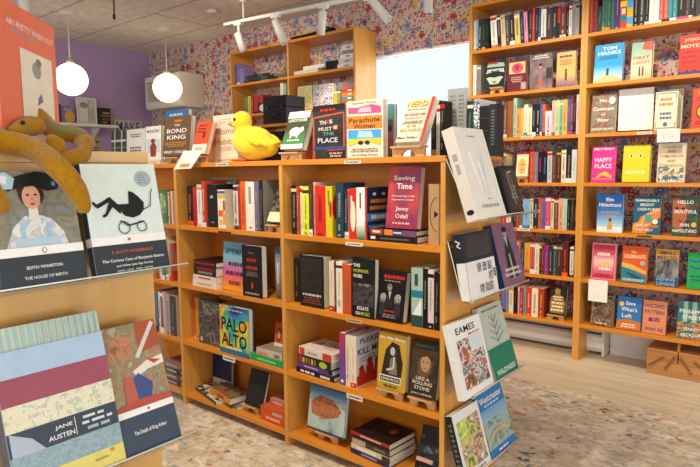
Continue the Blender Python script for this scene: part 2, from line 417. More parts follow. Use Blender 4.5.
def rug_mat():
    m, nt, b = newmat('distressed_rug'); L = nt.links.new
    tc = node(nt, 'ShaderNodeTexCoord')
    def noise(scale, stretch, off, detail=4., dist=1.2):
        mp = node(nt, 'ShaderNodeMapping'); mp.inputs['Scale'].default_value = stretch; mp.inputs['Location'].default_value = (off, off*.6, off*.3)
        n = node(nt, 'ShaderNodeTexNoise', i_Scale=float(scale), i_Detail=detail, i_Distortion=dist, i_Roughness=.68); L(tc.outputs['Object'], mp.inputs[0]); L(mp.outputs[0], n.inputs['Vector']); return n.outputs['Fac']
    def step(f, a, bb):
        mr = node(nt, 'ShaderNodeMapRange'); mr.inputs['From Min'].default_value = a; mr.inputs['From Max'].default_value = bb; L(f, mr.inputs['Value']); return mr.outputs[0]
    col = mix(nt, step(noise(5, (1, 1.4, 1), 0, 9., .3), .36, .62), '#c0b198', '#e0d3bc')
    col = mix(nt, step(noise(9, (1, 1.5, 1), 9, 9., .3), .5, .62), col, '#e8dfd0')
    col = mix(nt, step(noise(26, (1, 1.3, 1), 4, 6., .2), .5, .66), col, '#a59a88')
    col = mix(nt, step(noise(14, (1, 1.6, 1), 17, 8., .3), .6, .68), col, '#c4a47c')
    nv = node(nt, 'ShaderNodeTexNoise', i_Scale=16., i_Detail=5., i_Roughness=.6); L(tc.outputs['Object'], nv.inputs['Vector'])
    dv = node(nt, 'ShaderNodeVectorMath', operation='SCALE'); dv.inputs['Scale'].default_value = .11; L(nv.outputs['Color'], dv.inputs[0])
    av = node(nt, 'ShaderNodeVectorMath', operation='ADD'); L(tc.outputs['Object'], av.inputs[0]); L(dv.outputs[0], av.inputs[1])
    def dabs(col, scale, stretch, off, R, thr, pal, amt, zone):
        mp = node(nt, 'ShaderNodeMapping'); mp.inputs['Scale'].default_value = stretch; mp.inputs['Location'].default_value = (off, off*.7, 0); L(av.outputs[0], mp.inputs[0])
        vo = node(nt, 'ShaderNodeTexVoronoi'); vo.voronoi_dimensions = '2D'; vo.inputs['Scale'].default_value = scale; L(mp.outputs[0], vo.inputs['Vector'])
        c = node(nt, 'ShaderNodeSeparateColor'); L(vo.outputs['Color'], c.inputs[0])
        cr = node(nt, 'ShaderNodeValToRGB'); cr.color_ramp.interpolation = 'CONSTANT'
        while len(cr.color_ramp.elements) < len(pal): cr.color_ramp.elements.new(.5)
        for i, p in enumerate(pal): cr.color_ramp.elements[i].position = i/len(pal); cr.color_ramp.elements[i].color = (*rgb(p), 1)
        L(c.outputs[0], cr.inputs[0])
        rad = math_(nt, 'MULTIPLY', math_(nt, 'ADD', c.outputs[2], .5), R)
        soft = node(nt, 'ShaderNodeMapRange'); L(math_(nt, 'SUBTRACT', rad, vo.outputs['Distance']), soft.inputs['Value']); soft.inputs['From Min'].default_value = 0; soft.inputs['From Max'].default_value = .16
        k = math_(nt, 'MULTIPLY', soft.outputs[0], math_(nt, 'GREATER_THAN', c.outputs[1], thr))
        k = math_(nt, 'MULTIPLY', math_(nt, 'MULTIPLY', k, step(noise(2.2, (1, 1.5, 1), zone, 3., .2), .48, .6)), amt)
        return mix(nt, k, col, cr.outputs[0])
    col = dabs(col, 13., (1, 2.1, 1), 2., .34, .66, ['#c8743c', '#2f6478', '#c8743c', '#cf8a50', '#35505e'], .7, 5)
    col = dabs(col, 24., (1, 1.5, 1), 6., .3, .66, ['#c96f3c', '#cc6684', '#2f6478', '#d2a550', '#303c4a', '#c8743c'], .9, 31)
    col = dabs(col, 9., (1, 3.2, 1), 11., .3, .74, ['#c8743c', '#2d5f73', '#2d5f73'], .8, 50)
    L(col, b.inputs['Base Color']); b.inputs['Roughness'].default_value = 1; b.inputs['Specular IOR Level'].default_value = .1
    fz = node(nt, 'ShaderNodeTexNoise', i_Scale=260., i_Detail=2.); L(tc.outputs['Object'], fz.inputs['Vector'])
    bp = node(nt, 'ShaderNodeBump', i_Strength=.5, i_Distance=.004); L(fz.outputs['Fac'], bp.inputs['Height']); L(bp.outputs[0], b.inputs['Normal'])
    return m
mb = MB(); mb.box(WALLX-.1, RIGHTX, FRONTY, WALLY+.12, -.1, -.004, floor_mat()); struct('floor', mb, 'pale oak laminate floor')
mb = MB(); mb.box(WALLX-.1, RIGHTX, FRONTY, WALLY+.12, CEIL, CEIL+.1, ceiling_mat()); struct('ceiling', mb, 'textured grey-beige panelled ceiling')
WIN = (-3.12, -2.03, 1.0, 2.195)
WP = wallpaper_mat(); mb = MB(); x0, x1, z0, z1 = WIN; Ya, Yb = WALLY, WALLY+.12
mb.box(WALLX-.1, x0, Ya, Yb, -.004, CEIL, WP); mb.box(x1, RIGHTX, Ya, Yb, -.004, CEIL, WP)
mb.box(x0, x1, Ya, Yb, -.004, z0, WP); mb.box(x0, x1, Ya, Yb, z1, CEIL, WP); struct('wall_back', mb, 'back wall papered with a many-coloured floral print')
mb = MB(); mb.box(WALLX-.1, WALLX, FRONTY, WALLY, -.004, CEIL, M('#ab93bc', .8, spec=.2)); struct('wall_left', mb, 'lilac purple painted wall')
mb = MB(); mb.box(RIGHTX, RIGHTX+.1, FRONTY, WALLY, -.004, CEIL, M('#cfc6ba', .8, spec=.2)); struct('wall_right', mb, 'plain light wall on the right')
wh = M('#e6e6e4', .4)
fr = MB(); w = .012
fr.box(x0, x1, Ya+.03, Ya+.08, z0, z0+w, wh); fr.box(x0, x1, Ya+.03, Ya+.08, z1-w*.5, z1, wh); fr.box(x0, x0+w*.5, Ya+.03, Ya+.08, z0, z1, wh); fr.box(x1-w, x1, Ya+.03, Ya+.08, z0, z1, wh)
wf = fr.build('window_1'); tag(wf, 'white framed bright window in the back wall', 'window', kind='structure')
g = MB(); g.box(x0+.01, x1-.01, Ya+.05, Ya+.056, z0+.01, z1-.01, ACR); g.build('glass_pane', wf)
s = MB(); s.box(x0-.03, x1+.03, Ya-.02, Ya+.03, z0-.03, z0, wh); s.build('window_sill', wf)
mb = MB(); mb.box(-1.08, RIGHTX, Ya-.014, Ya, -.004, .225, wh); mb.box(WALLX, -2.05, Ya-.014, Ya, -.004, .1, wh); struct('baseboard_back', mb, 'white baseboard under the floral wall')
mb = MB(); mb.box(-3.7, 1.7, .1, 3.2, -.004, .002, rug_mat()); r = mb.build('area_rug'); tag(r, 'large beige distressed area rug with orange, teal and pink flecks', 'rug')

# ------------------------------------------------------------------ fixtures
def heater():
    root = thing('baseboard_heater', 'long white baseboard heater under the tall bookcases along the floral wall', 'heater', (-1.55, 3.94, 0))
    m = M('#dcdcda', .35)
    b = MB(); b.prism([(.12, .02), (.02, .02), (.0, .05), (.0, .125), (.015, .14), (.015, .16), (.03, .2), (.12, .2)], 'X', -.45, .45, m); b.build('casing', root)
    b = MB(); b.box(-.44, .44, .004, .02, .141, .152, M('#4a4a4c', .6)); b.build('damper_slot', root)
    for x in (-.452, .448): b = MB(); b.box(x, x+.012, -.004, .12, .0, .204, m); b.build('end_cap', root)
heater()
def ac():
    Y = 3.74; x0, x1 = Xat(145.5, Y, 2.1), Xat(179, Y, 2.1); z1 = Zat(77.5, x0, Y); z0 = Zat(112, x0, Y)
    root = thing('air_conditioner', 'boxy off-white air conditioner mounted high in the corner by the purple wall', 'air conditioner', (x0, Y, z0))
    W, H = x1-x0, z1-z0; m = M('#d8d1c6', .5)
    b = MB(); b.box(0, W, .02, WALLY-Y-.001, .02, H, m); b.prism([(.0, .05), (.0, H-.01), (.02, H), (.02, .02)], 'X', 0, W, m); b.build('casing', root, .004)
    b = MB(); b.box(.05, W*.72, -.004, .004, .1, H-.07, M('#6c655e', .6)); gr = b.build('grille', root)
    b = MB()
    for k in range(9): z = .105+k*(H-.18)/9; b.box(.05, W*.72, -.012, -.004, z, z+.012, m)
    b.build('louvre', gr)
    b = MB(); b.box(W*.76, W*.95, -.004, .002, .1, H-.07, M('#b9b1a5', .5)); b.build('control_panel', root)
    xr = Xat(192, WALLY-.03, 2.2); b = MB(); b.box(W*.8, xr-x0, WALLY-Y-.06, WALLY-Y-.001, -.02, Zat(70, xr, WALLY-.05)-z0, m); b.build('wall_sleeve', root)
ac()
def pendant(u, v, x, y, label):
    z = Zat(v, x, y); R = .142
    root = thing('pendant_lamp', label, 'lamp', (x, y, z), group='white globe pendant lamps')
    b = MB(); b.lathe([(.0001, CEIL-z-.03), (.05, CEIL-z-.028), (.075, CEIL-z-.012), (.08, CEIL-z-.001)], M('#d8d2c8', .5)); b.build('ceiling_canopy', root)
    b = MB(); b.tube([(0, 0, R+.02), (0, 0, CEIL-z-.02)], .006, M('#cfc8bc', .5)); b.build('cord', root)
    b = MB(); b.lathe([(.03, R-.012), (.035, R+.01), (.02, R+.03), (.004, R+.045)], M('#cfc8bc', .4)); b.build('holder', root)
    b = MB(); b.lathe([(max(.0001, R*math.sin(PI*k/20)), -R*math.cos(PI*k/20)) for k in range(21)], emit_mat('#ffeec8', 4.), 32); b.build('globe_shade', root)
pendant(166, 88, -5.228, 3.487, 'white glowing globe pendant lamp hanging in front of the air conditioner')
pendant(71, 79.5, -5.328, 2.562, 'white glowing globe pendant lamp beside the coral book, nearer the purple wall shelf')
ZT = 2.5
P0, P1 = onZ(229, 24, ZT), onZ(346, 0, ZT)
def track():
    d = (P1-P0).normalized(); a = math.atan2(d.y, d.x); m = M('#dad6d0', .4)
    Lr = (onZ(440, -22, ZT)-P0).length
    root = thing('track_light', 'white ceiling track with five swivelling spot heads above the shelves', 'track light', P0, a)
    b = MB(); b.box(-.05, 2.6, -.018, .018, -.012, .012, m); b.build('rail', root)
    for s in (.17, 1.9): b = MB(); b.tube([(s, 0, .012), (s, 0, CEIL-ZT)], .007, m); b.lathe([(.03, CEIL-ZT-.012), (.03, CEIL-ZT-.001)], m, X=T(s, 0, 0)); b.build('hanging_rod', root)
    inv = (Matrix.Translation(P0) @ rotz(a)).inverted()
    out = []
    for (ua, va, ub, vb) in ((237.5, 33, 241, 51), (275, 20, 282, 43), (323, 11, 318, 34), (368, -4, 386, 19), (429, -14, 426, 12)):
        # the pivot hangs under the rail, the can points from a to b
        s = (onY(ua, va, P0.y + (P1.y-P0.y)*.4) - P0).dot(d); pv = P0 + d*s
        A = onY(ua, va, pv.y-.01); Bv = onY(ub, vb, pv.y-.01)
        dv = (Bv-A); 
        ln = .18
        off = math.sqrt(max(.0, ln*ln - dv.length**2)); tip = Bv + Vector((0, 1, 0))*(.03 if off < .06 else off*.35)
        a_, t_ = inv @ A, inv @ tip; q = (t_-a_).to_track_quat('Z', 'Y').to_matrix().to_4x4(); X = Matrix.Translation(a_) @ q; l = (t_-a_).length
        b = MB(); b.tube([(a_.x, 0, -.012), (a_.x, 0, -.05), tuple(a_ + (t_-a_)*.25)], .011, m); b.box(a_.x-.04, a_.x+.04, -.02, .02, -.03, -.01, m); b.build('swivel_arm', root)
        b = MB(); b.lathe([(.026, 0), (.031, .006), (.033, l), (.03, l), (.028, l-.02)], m, X=X); c = b.build('lamp_head', root)
        b = MB(); b.lathe([(.0001, l-.0215), (.0275, l-.021)], emit_mat('#ffe9c4', 3.), X=X); b.build('bulb', c)
        out.append((tip, (tip-A).normalized()))
    return out
SPOTS = track()
def ceiling_bits():
    p = onZ(212, 10, CEIL); b = MB(); b.lathe([(.045, -.03), (.05, -.022), (.05, -.0005)], M('#d8d2c8', .5), 20)
    tag(b.build('ceiling_sensor', loc=p), 'small round white sensor on the ceiling left of the track', 'sensor')
    p = onZ(113, -6, CEIL); r = thing('hanging_cord', 'short dark cord hanging from the ceiling between the two globes', 'cord', p)
    b = MB(); b.tube([(0, 0, -.0005), (.003, .002, -.08), (-.002, 0, -.17)], .006, M('#2a2624', .6), 8); b.build('strand', r)
    b = MB(); b.lathe([(.004, -.2), (.012, -.19), (.012, -.165), (.006, -.155)], M('#3a3230', .5), 10); b.build('toggle', r)
    p = onZ(20, -20, CEIL-.02); r = thing('ceiling_spotlight', 'white cylindrical spotlight at the top left behind the coral book', 'spotlight', p)
    q = onY(26, 11, p.y) - p
    b = MB(); b.lathe([(.05, -.012), (.05, .0195)], M('#dad6d0', .4), 18); b.build('base', r)
    b = MB(); X = T(0, 0, -.02) @ q.to_track_quat('Z', 'Y').to_matrix().to_4x4(); b.lathe([(.034, 0), (.04, .006), (.042, q.length), (.036, q.length-.001)], M('#dad6d0', .4), 18, X=X); b.build('lamp_head', r)
ceiling_bits()

# ------------------------------------------------------------------ bookcases
def bookcase(name, label, xs, zs, y0, y1, ztop, tops=None, zbase=.003, back=None, zlow=None, th=.022, pw=.02, wx=WX, wz=WZ, org=None):
    """xs: left edges of the uprights; zs: upper faces of the shelves; back: y of a back panel"""
    root = thing(name, label, 'bookcase', (xs[0], y0, 0)); inv = T(-xs[0], -y0, 0)
    def bx(n, *a, mat):
        b = MB(); b.box(*a, mat, X=inv); return b.build(n, root, .0012)
    topw = tops
    for x in xs: bx('side_panel' if x in (xs[0], xs[-1]) else 'divider', x, x+pw, y0+.0005, y1, zbase, ztop-th-.0002 if topw else ztop, mat=wz)
    if topw: bx('top_board', xs[0]-.001, xs[-1]+pw+.001, y0-.002, y1, ztop-th, ztop, mat=wx)
    for a, c in zip(xs, xs[1:]):
        for z in zs: bx('shelf', a+pw+.0003, c-.0003, y0+.002, y1, z-th, z, mat=wx)
        if not topw: bx('top_board', a+pw+.0003, c-.0003, y0+.002, y1, ztop-th, ztop, mat=wx)
    if back is not None:
        for a, c in zip(xs, xs[1:]):
            for z, z2 in zip(sorted(zs), sorted(zs)[1:]+[ztop]): bx('back_panel', a+pw+.0003, c-.0003, back, back+.008, z+.0003, z2-th-.0003, mat=wx)
    return root
XA, XB, XC, XD = -2.623, -1.843, -1.042, -3.41
YI, YI2, ZI = 1.762, 2.2, 1.282
ZS = [.965, .657, .354, .067]
isl = bookcase('bookcase', 'low honey-wood double-sided bookcase in the middle of the shop with the toy duck on top', [XD, XA, XB, XC], ZS, YI, YI2, ZI, tops=True, back=1.985)
ZR = [2.056, 1.75, 1.448, 1.144, .838, .533, .236]
YR = 3.771
bookcase('bookcase', 'tall narrow honey-wood bookcase beside the bright window', [-2.006, -1.241], ZR, YR, 4.058, 2.37, zbase=-.004)
bookcase('bookcase', 'tall honey-wood bookcase on the right full of face-out covers', [-1.2205, -.43], ZR, YR, 4.058, 2.37, zbase=-.004)
bookcase('bookcase', 'tall honey-wood bookcase behind the duck, left of the window', [-4.597, -3.81, -3.05], [2.083, 1.787, 1.48, 1.17, .86, .55, .24], 3.775, 4.058, 2.392, zbase=-.004)
XP = -1.09
disp = bookcase('bookcase', 'pale wooden bookcase end close on the left with clear book holders', [-2.6, XP-.02], [.965, .657, .354, .067], .16, .674, 1.274, tops=True, back=.4, wx=WPALE, wz=WPALEZ)

def holder(label, xp, y0, y1, zlip, xlip, hb, group, tb=.03, ends=True):
    """clear acrylic holder on a panel facing +X"""
    root = thing('acrylic_book_holder', label, 'book holder', (xp, (y0+y1)/2, zlip), group=group)
    L = (y1-y0)/2; d = xlip-xp
    b = MB(); b.box(.0008, .0038, -L, L, -.02, hb, ACR); b.build('back_plate', root)
    q = max(.008, d-tb)
    b = MB(); b.prism([(.004, hb), (.007, hb), (q, .004), (q, .0), (q-.003, .0)], 'Y', -L, L, ACR); b.build('sloped_support', root)
    b = MB(); b.prism([(q, -.012), (d+.006, -.006), (d+.012, .006), (d+.0095, .0065), (d+.004, -.003), (q, -.009)], 'Y', -L, L, ACR); b.build('front_lip', root)
    ed = M('#dfe5e4', .15)  # whitish tubes: the light caught along the acrylic edges, painted as colour
    for s in (-L, L) if ends else (): b = MB(); b.tube([(.004, s, hb), (q, s, .002), (d+.006, s, -.004), (d+.011, s, .006)], .0014, ed, 6); b.build('edge_glint', root)
    b = MB()
    b.tube([(d+.011, -L, .0068), (d+.011, L, .0068)], .0014, ed, 6); b.build('edge_glint', root)
    for s in (-L+.03, L-.03):
        b = MB(); b.lathe([(.006, 0), (.006, .003), (.003, .005)], M('silver', .3, 1), 12, X=T(.0038, s, hb-.02) @ roty(PI/2)); b.build('screw', root)
def panel_book(label, xlip, z0, ul, ur, vl, tl, t, cov, sp=None, dt=.0, **kw):
    """a book leaning in a holder on a panel that faces +X; columns ul, ur of the lower cover edge, top corner tl"""
    Y0 = Yat(ul, xlip, z0); Y1 = Yat(ur, xlip, z0); P = onY(tl[0], tl[1], Y0)
    dx, dz = xlip-P.x, P.z-z0; a = math.atan2(max(dx, 0), dz); h = math.hypot(dx, dz)
    X = T(xlip, Y0, z0) @ rotz(PI/2) @ rotx(-a)
    return book(label, X, Y1-Y0, h, t, cov, sp, **kw), a

# ------------------------------------------------------------------ books on the right-hand wall
K, W_ = 'black', 'white'
_row = row
def row(where, z, Y, u0, e, **k): _row(where, z, Y, u0, e, lim=(-1.199, 9) if u0 > 585 else (-1.984, -1.2418), **k)
W8 = 'on the top shelf right of the window'
YS = 3.79
row('on the top shelf right of the window', ZR[0], YS, 472, [
 (475.5, 20.5, 'cream'), (478, 20, 'light blue'), (481.5, 20, 'charcoal', None, 'white'), (485, 19, 'dark green', None, 'gold'), (488.5, 18.5, 'black', None, 'green'), (491.5, 18, None),
 (497.5, 16, 'white', None, None, None, 4), (501.5, 15.5, 'black', None, None, None, 4), (506, 15, 'beige', None, None, None, 4), (510, 15, 'charcoal', '#3d4450', None, None, 4), (515, 14.5, 'brown', '#33221c', None, None, 4),
 (520.5, 13.5, 'yellow', '#d9c06c', None, None, 4), (524.5, 12, 'navy', None, None, None, 4), (528, 11.5, 'pink', '#e58fae', None, None, 4),
 (531.5, 8, 'brown', '#2b2120'), (534, 7.5, 'red'), (538, 8, 'black'), (540.5, 9, 'navy', '#26406f'), (545.6, 9, 'white'), (551.5, 8, 'brown', '#3a2a28'), (556.7, 6.5, 'black'),
 (559.5, 7, 'black', None, 'red', [('r', 0, .5, 1, .98, 'red')]), (565.5, 6.5, 'maroon', None, 'cream'), (568.4, 6.5, 'black'), (571.3, 6, 'white'), (575, 4, 'grey'), (578.5, 3.5, 'grey', '#a29a95')])
W1 = 'on the second shelf right of the window'
row(W1, ZR[1], YS, 472.5, [(475.8, 65, 'white'), (480, 65, 'grey')])
easel('small wooden stand under the dark mask-like cover on the second shelf beside the window', 497, ZR[1], 3.80, .1, .05)
G1 = 'face-out books on the second shelf right of the window'
face('black book with a pale green mask cover on a stand beside the window', 484, 504, ZR[1]+.043, 3.785, (481, 61), .02, '#1c1f22', group=G1, lean=10, front=[
 ('p', [(.06, .74), (.95, .72), (.9, .86), (.5, .9), (.1, .87)], '#9fb6a6'), ('r', .1, .84, .6, .92, '#b02a26'), ('p', [(.04, .5), (.5, .58), (.96, .5), (.9, .66), (.1, .66)], '#b4c6b6'), ('p', [(.08, .34), (.46, .44), (.92, .34), (.7, .1), (.3, .1)], '#b4c6b6'), ('p', [(.2, .38), (.5, .46), (.8, .38), (.5, .34)], 'black'), ('r', .3, .56, .42, .6, 'black'), ('r', .58, .56, .7, .6, 'black'), ('p', [(.38, .2), (.62, .2), (.5, .13)], '#3a463e')])
face('maroon book with a pink and cream picture square near its top', 506.5, 527, ZR[1], 3.82, (507, 61.5), .03, '#6e2a31', group=G1, front=[
 ('r', .12, .58, .9, .94, '#e6c78e'), ('e', .52, .75, .28, .16, '#d9546c'), ('e', .5, .78, .12, .09, '#b12f4c'), ('b', .5, .3, .5, .6, 3, '#cfa59a'), ('r', .7, .08, .95, .3, '#b9a7a0')])
face('dusky book with a lone dark-haired figure in orange on its cover', 529.5, 551.5, ZR[1], 3.815, (529.5, 55.5), .022, '#6d5a5c', sp='#cfc7bd', group=G1, front=[
 ('r', 0, .0, 1, 1, NM(['#54454a', '#7b666a', '#94807f'], 14)), ('b', .5, .86, .98, .8, 2, '#d9d2cc'), ('r', .75, .3, 1, .6, '#3b3236'), ('p', [(.36, .15), (.62, .15), (.58, .3), (.4, .3)], '#c95f3a'), ('p', [(.4, .3), (.58, .3), (.55, .58), (.43, .58)], '#8f7c80'), ('e', .49, .66, .07, .06, '#c9a08a'), ('e', .49, .7, .08, .04, '#2a2024')])
face('sandy yellow book with a walking figure, leaning on the second shelf next to the divider', 556, 575, ZR[1], 3.80, (556.5, 53), .03, '#d7b06c', group=G1, front=[
 ('g', 0, 0, 1, .35, ['#6d5a78', '#a98378', '#d7b06c']), ('b', .5, .82, .92, .8, 1, '#3a3350'), ('b', .5, .62, .78, .7, 3, '#c25b35'), ('p', [(.46, .18), (.56, .18), (.58, .42), (.44, .42)], '#6b4a3c'), ('e', .51, .47, .06, .05, '#6b4a3c')])
row('on the third shelf right of the window', ZR[2], YS, 478.6, [
 (498.4, 160, None), (501.5, 106, 'yellow', '#e6cf7a'), (503, 101, 'teal', '#3aa0a6', 'magenta'), (506.2, 102, 'rust', '#8d4526', 'white'), (507.9, 101, 'green', '#4c6b46'), (512.5, 101, 'brown', '#9a5a2a', 'orange'),
 (516, 98, 'mint'), (520, 108.5, 'orange', '#dd9a5c'), (523, 108, 'yellow', '#e2bd55'), (527.2, 104.5, 'white', '#dfe4d2', 'green'), (531.6, 107.5, 'cream', None, 'orange'), (535.5, 104, 'black', None, 'white'), (539.3, 104, 'black', '#241c1c', 'white'), (541.3, 104, 'blue'),
 (544.5, 104, 'orange', '#c9683c'), (551, 111, 'lilac', '#d7d2dc'), (554.4, 100.5, 'pink', '#e9b5b2', 'maroon'), (558.5, 100, 'mint', '#b9d39a'), (562.2, 100, 'green', '#7fb09a'), (566.5, 99.5, 'gold', '#e2b044'), (570, 99, 'blue', '#3b5aa0', 'magenta'), (572.5, 97, 'maroon', '#8a2440'), (575.4, 95.5, 'black'), (578.6, 94.5, 'pink', '#ecc6c2')])
W3 = 'on the fourth shelf right of the window'
face('small bright cover with a pale gold face on a stand right of the window', 515, 528, ZR[3]+.034, 3.785, (514.5, 153), .02, '#a83a2a', lean=8, front=[
 ('r', .05, .03, .95, .93, '#eedfb4'), ('e', .5, .45, .3, .32, '#d9b36a'), ('e', .42, .52, .05, .03, '#8a5f35'), ('e', .6, .52, .05, .03, '#8a5f35'), ('r', .4, .3, .62, .33, '#8a5f35')])
easel('small wooden stand under the bright gold-faced cover on the fourth shelf by the window', 521.5, ZR[3], 3.80, .085, .04)
row(W3, ZR[3], YS, 503, [(505.3, 152, 'green', '#55705c'), (508.7, 154, 'tan'), (511, 156, 'grey'), (529, 160, None), (533.2, 151.5, 'red', '#c8462a', 'yellow'), (537.4, 152, 'lilac', '#83788f'), (542, 152, 'black', None, 'magenta'), (546.6, 152, 'black', None, 'sky'), (551.5, 151.5, 'silver'), (555.5, 151, 'brown', '#5b4230'), (560.6, 150.5, 'brown', '#4d2a24', 'gold'),
 (565.2, 150, 'cream'), (571, 148.5, 'black'), (576.2, 149.6, 'mint', '#d2d9d4', 'teal'), (578.8, 150, 'red', '#cc4a36', 'white')])
row('on the fifth shelf right of the window', ZR[4], YS, 501, [(505.5, 214, 'red'), (510.5, 213, 'cream', None, K), (513, 213, 'black'), (515.7, 212, 'charcoal'), (519, 211, 'rust'), (522, 211, 'brown', '#6e6258'),
 (529.3, 199, 'light blue', None, 'blue'), (532.4, 198.5, 'mint', '#c9cba8'), (537.5, 198.5, 'navy'), (541.5, 198.3, 'rust', '#b5573a'), (545, 198, 'blue', None, 'magenta'), (550, 197, 'magenta', '#e0406f', 'white'), (553, 199, 'lime', '#c9dba0'), (557.7, 198.7, 'maroon', '#84424a', 'beige'), (562.6, 198.5, 'salmon', '#e2ab85'), (566.5, 199, 'mint'), (570, 199.2, 'black', None, 'beige'),
 (573.4, 199, 'brown', '#3d2a20'), (576.6, 199, 'black'), (578.4, 222, 'red')])
row('on the sixth shelf right of the window', ZR[5], YS, 511, [(517.5, 242, 'cream'), (519.7, 242.5, 'orange'), (524, 243, 'navy', '#1d4358'), (529.3, 243, 'gold', '#e0a02f', 'rust'), (534.3, 243, 'salmon', '#c7655c'), (538.6, 244, 'cream'), (540.7, 244.5, 'black'), (544, 245, 'red', '#8d2424'), (547.8, 246, 'purple', '#8f2d80', 'grey'), (552.3, 245.5, 'brown', '#3d2b2b'), (555.7, 244.8, 'teal', '#23525c', 'mint'),
 (561.3, 245.5, 'brown', '#4b2c20', 'tan'), (567.2, 242, 'maroon', '#5b2020', 'orange'), (569, 246, None), (573, 247, 'cream', None, K), (578, 245.5, 'purple', '#3c2f54', 'white')])
row('on the lowest shelf right of the window', ZR[6], YS, 500.8, [(505.3, 287, 'blue', '#5a67b0'), (508.6, 287, 'grey'), (512.8, 287, 'cream'), (517.2, 286, 'black', None, 'red'), (519, 287, 'pink', '#e0a0b8'), (522.8, 287, 'red', '#b8303a', 'white'), (525.5, 287.4, 'teal', '#4fa9ac'), (531.2, 287.4, 'red', '#d03c2a', 'white'), (537.5, 288.4, 'cream'), (543.3, 288.5, 'rust', '#a63a24', 'yellow')])
easel('small wooden stand under the lettered dark gold cover on the lowest shelf', 555.5, ZR[6], 3.80, .11, .04)
face('dark book with a gold figure covered in pale lettering on the lowest shelf', 548, 565, ZR[6]+.034, 3.785, (549, 286), .03, '#25231f', lean=10, front=[
 ('p', [(.1, .05), (.9, .05), (.97, .45), (.8, .66), (.62, .72), (.62, .92), (.3, .92), (.33, .72), (.12, .62), (.05, .4)], '#8b6c34'), ('e', .46, .86, .16, .1, '#a8823e'), ('b', .5, .5, .68, .6, 2, '#e9dcb4'), ('b', .5, .1, .48, .75, 3, '#e9dcb4')])

# right bookcase
Wt = 'on the top shelf of the right-hand bookcase'
row(Wt, ZR[0], YS, 588.5, [(592.5, -6, 'red', '#b3372c'), (597, -7, 'maroon', '#7a2c30', 'orange'), (601.5, 6, 'dark green', '#1d4a42'), (604.4, -5, 'teal', '#2c6b62', 'gold'), (607.2, -5, 'teal', '#2c6b62', 'gold'), (610, -6, 'teal', '#2c6b62', 'gold'), (613.5, -6, 'teal', '#2c6b62', 'gold'), (619.5, -8, 'purple', '#563069'), (626, -8, 'red', '#c9452c', 'yellow', [('r', 0, .6, 1, .75, 'yellow'), ('r', 0, .2, 1, .35, 'teal'), ('r', .2, .4, .8, .55, 'cream')]),
 (632.3, -9, 'yellow', '#d9b934', 'teal', [('r', 0, .55, 1, .8, 'sky'), ('r', 0, .1, 1, .3, 'sky')]), (638, -9, 'black'), (644, -10, 'charcoal', None, 'white'), (648.4, -10, 'black'), (658.3, -11, 'white', None, 'grey'), (662.8, -11, 'salmon', '#cc5a4c'), (667.3, -12, 'salmon', '#cc5a4c'), (671.8, -12, 'teal', '#2f8f98'), (676.3, -12, 'teal', '#2f8f98'), (684.6, -13, 'black'), (689.6, -14, 'brown', '#40302a'), (695, -14, 'black', None, 'white'), (706, -15, 'charcoal')])
flat('white and pink paperback lying flat at the edge of the top right shelf', 649, 691, ZR[0], 3.772, .012, .016, W_, W_, spine=[('r', 0, .05, 1, .35, 'magenta'), ('r', 0, .5, 1, .7, 'black')], hard=False)
GR = 'face-out books in the right-hand bookcase'
def rb(label, ul, ur, k, tl, t, cov, Y=3.81, **kw):
    kw.setdefault('lean', 6); return face(label, ul, ur, ZR[k], Y, tl, t, cov, group=GR, **kw)
rb('bright blue book with large white capitals and a small figure on a sandy hill', 593, 621.5, 1, (592, 46), .04, '#2f9bd6', sp='#1c6ea8', front=[
 ('g', 0, 0, 1, .45, ['#cfc9a0', '#8fc3d8', '#2f9bd6']), ('t', 'TOM', .52, .89, .5, .085, W_), ('t', 'HANKS', .52, .77, .8, .09, W_), ('b', .5, .6, .7, .75, 3, '#1d5f98'), ('p', [(0, 0), (1, 0), (1, .06), (.55, .2), (.42, .2), (0, .05)], '#c2b382'), ('r', .45, .18, .53, .32, '#3a3f4a'), ('e', .49, .33, .05, .035, '#3a3f4a')])
rb('cream and teal novel with two tiny figures, beside the bright blue one on the right', 630, 650.5, 1, (630, 43.5), .045, '#d9cfa2', sp='#5b9487', front=[
 ('g', 0, 0, 1, 1, ['#d8b98a', '#e0d9b0', '#a9c2a4', '#8cb8a8']), ('p', [(.5, .8), (1, .75), (1, 1), (.6, 1)], '#cf5f55'), ('t', 'FIRST', .5, .58, .8, .08, '#b5402f'), ('t', 'LADIES', .5, .45, .8, .08, '#b5402f'), ('r', .4, .08, .48, .28, '#2f4a66'), ('r', .55, .08, .64, .28, '#9b2f3a'), ('e', .44, .31, .04, .025, '#2a2024'), ('e', .6, .31, .04, .025, '#2a2024')])
rb('red hardcover with large cream capitals at the photo edge, second shelf on the right', 677.5, 702, 1, (677, 36), .04, '#d9362c', front=[
 ('t', 'JOJO', .5, .86, .6, .085, '#f1d9a6'), ('t', 'MOYES', .5, .71, .85, .09, '#f1d9a6'), ('t', 'SOMEONE', .48, .56, .75, .055, '#8f1d28'), ('t', "ELSE'S", .45, .44, .6, .055, '#8f1d28'), ('t', 'SHOES', .45, .31, .6, .06, '#8f1d28'), ('p', [(0, 0), (1, 0), (1, .1), (.8, .06), (.7, .13), (.5, .06), (.4, .12), (.2, .06), (0, .1)], '#4b3f7a')])
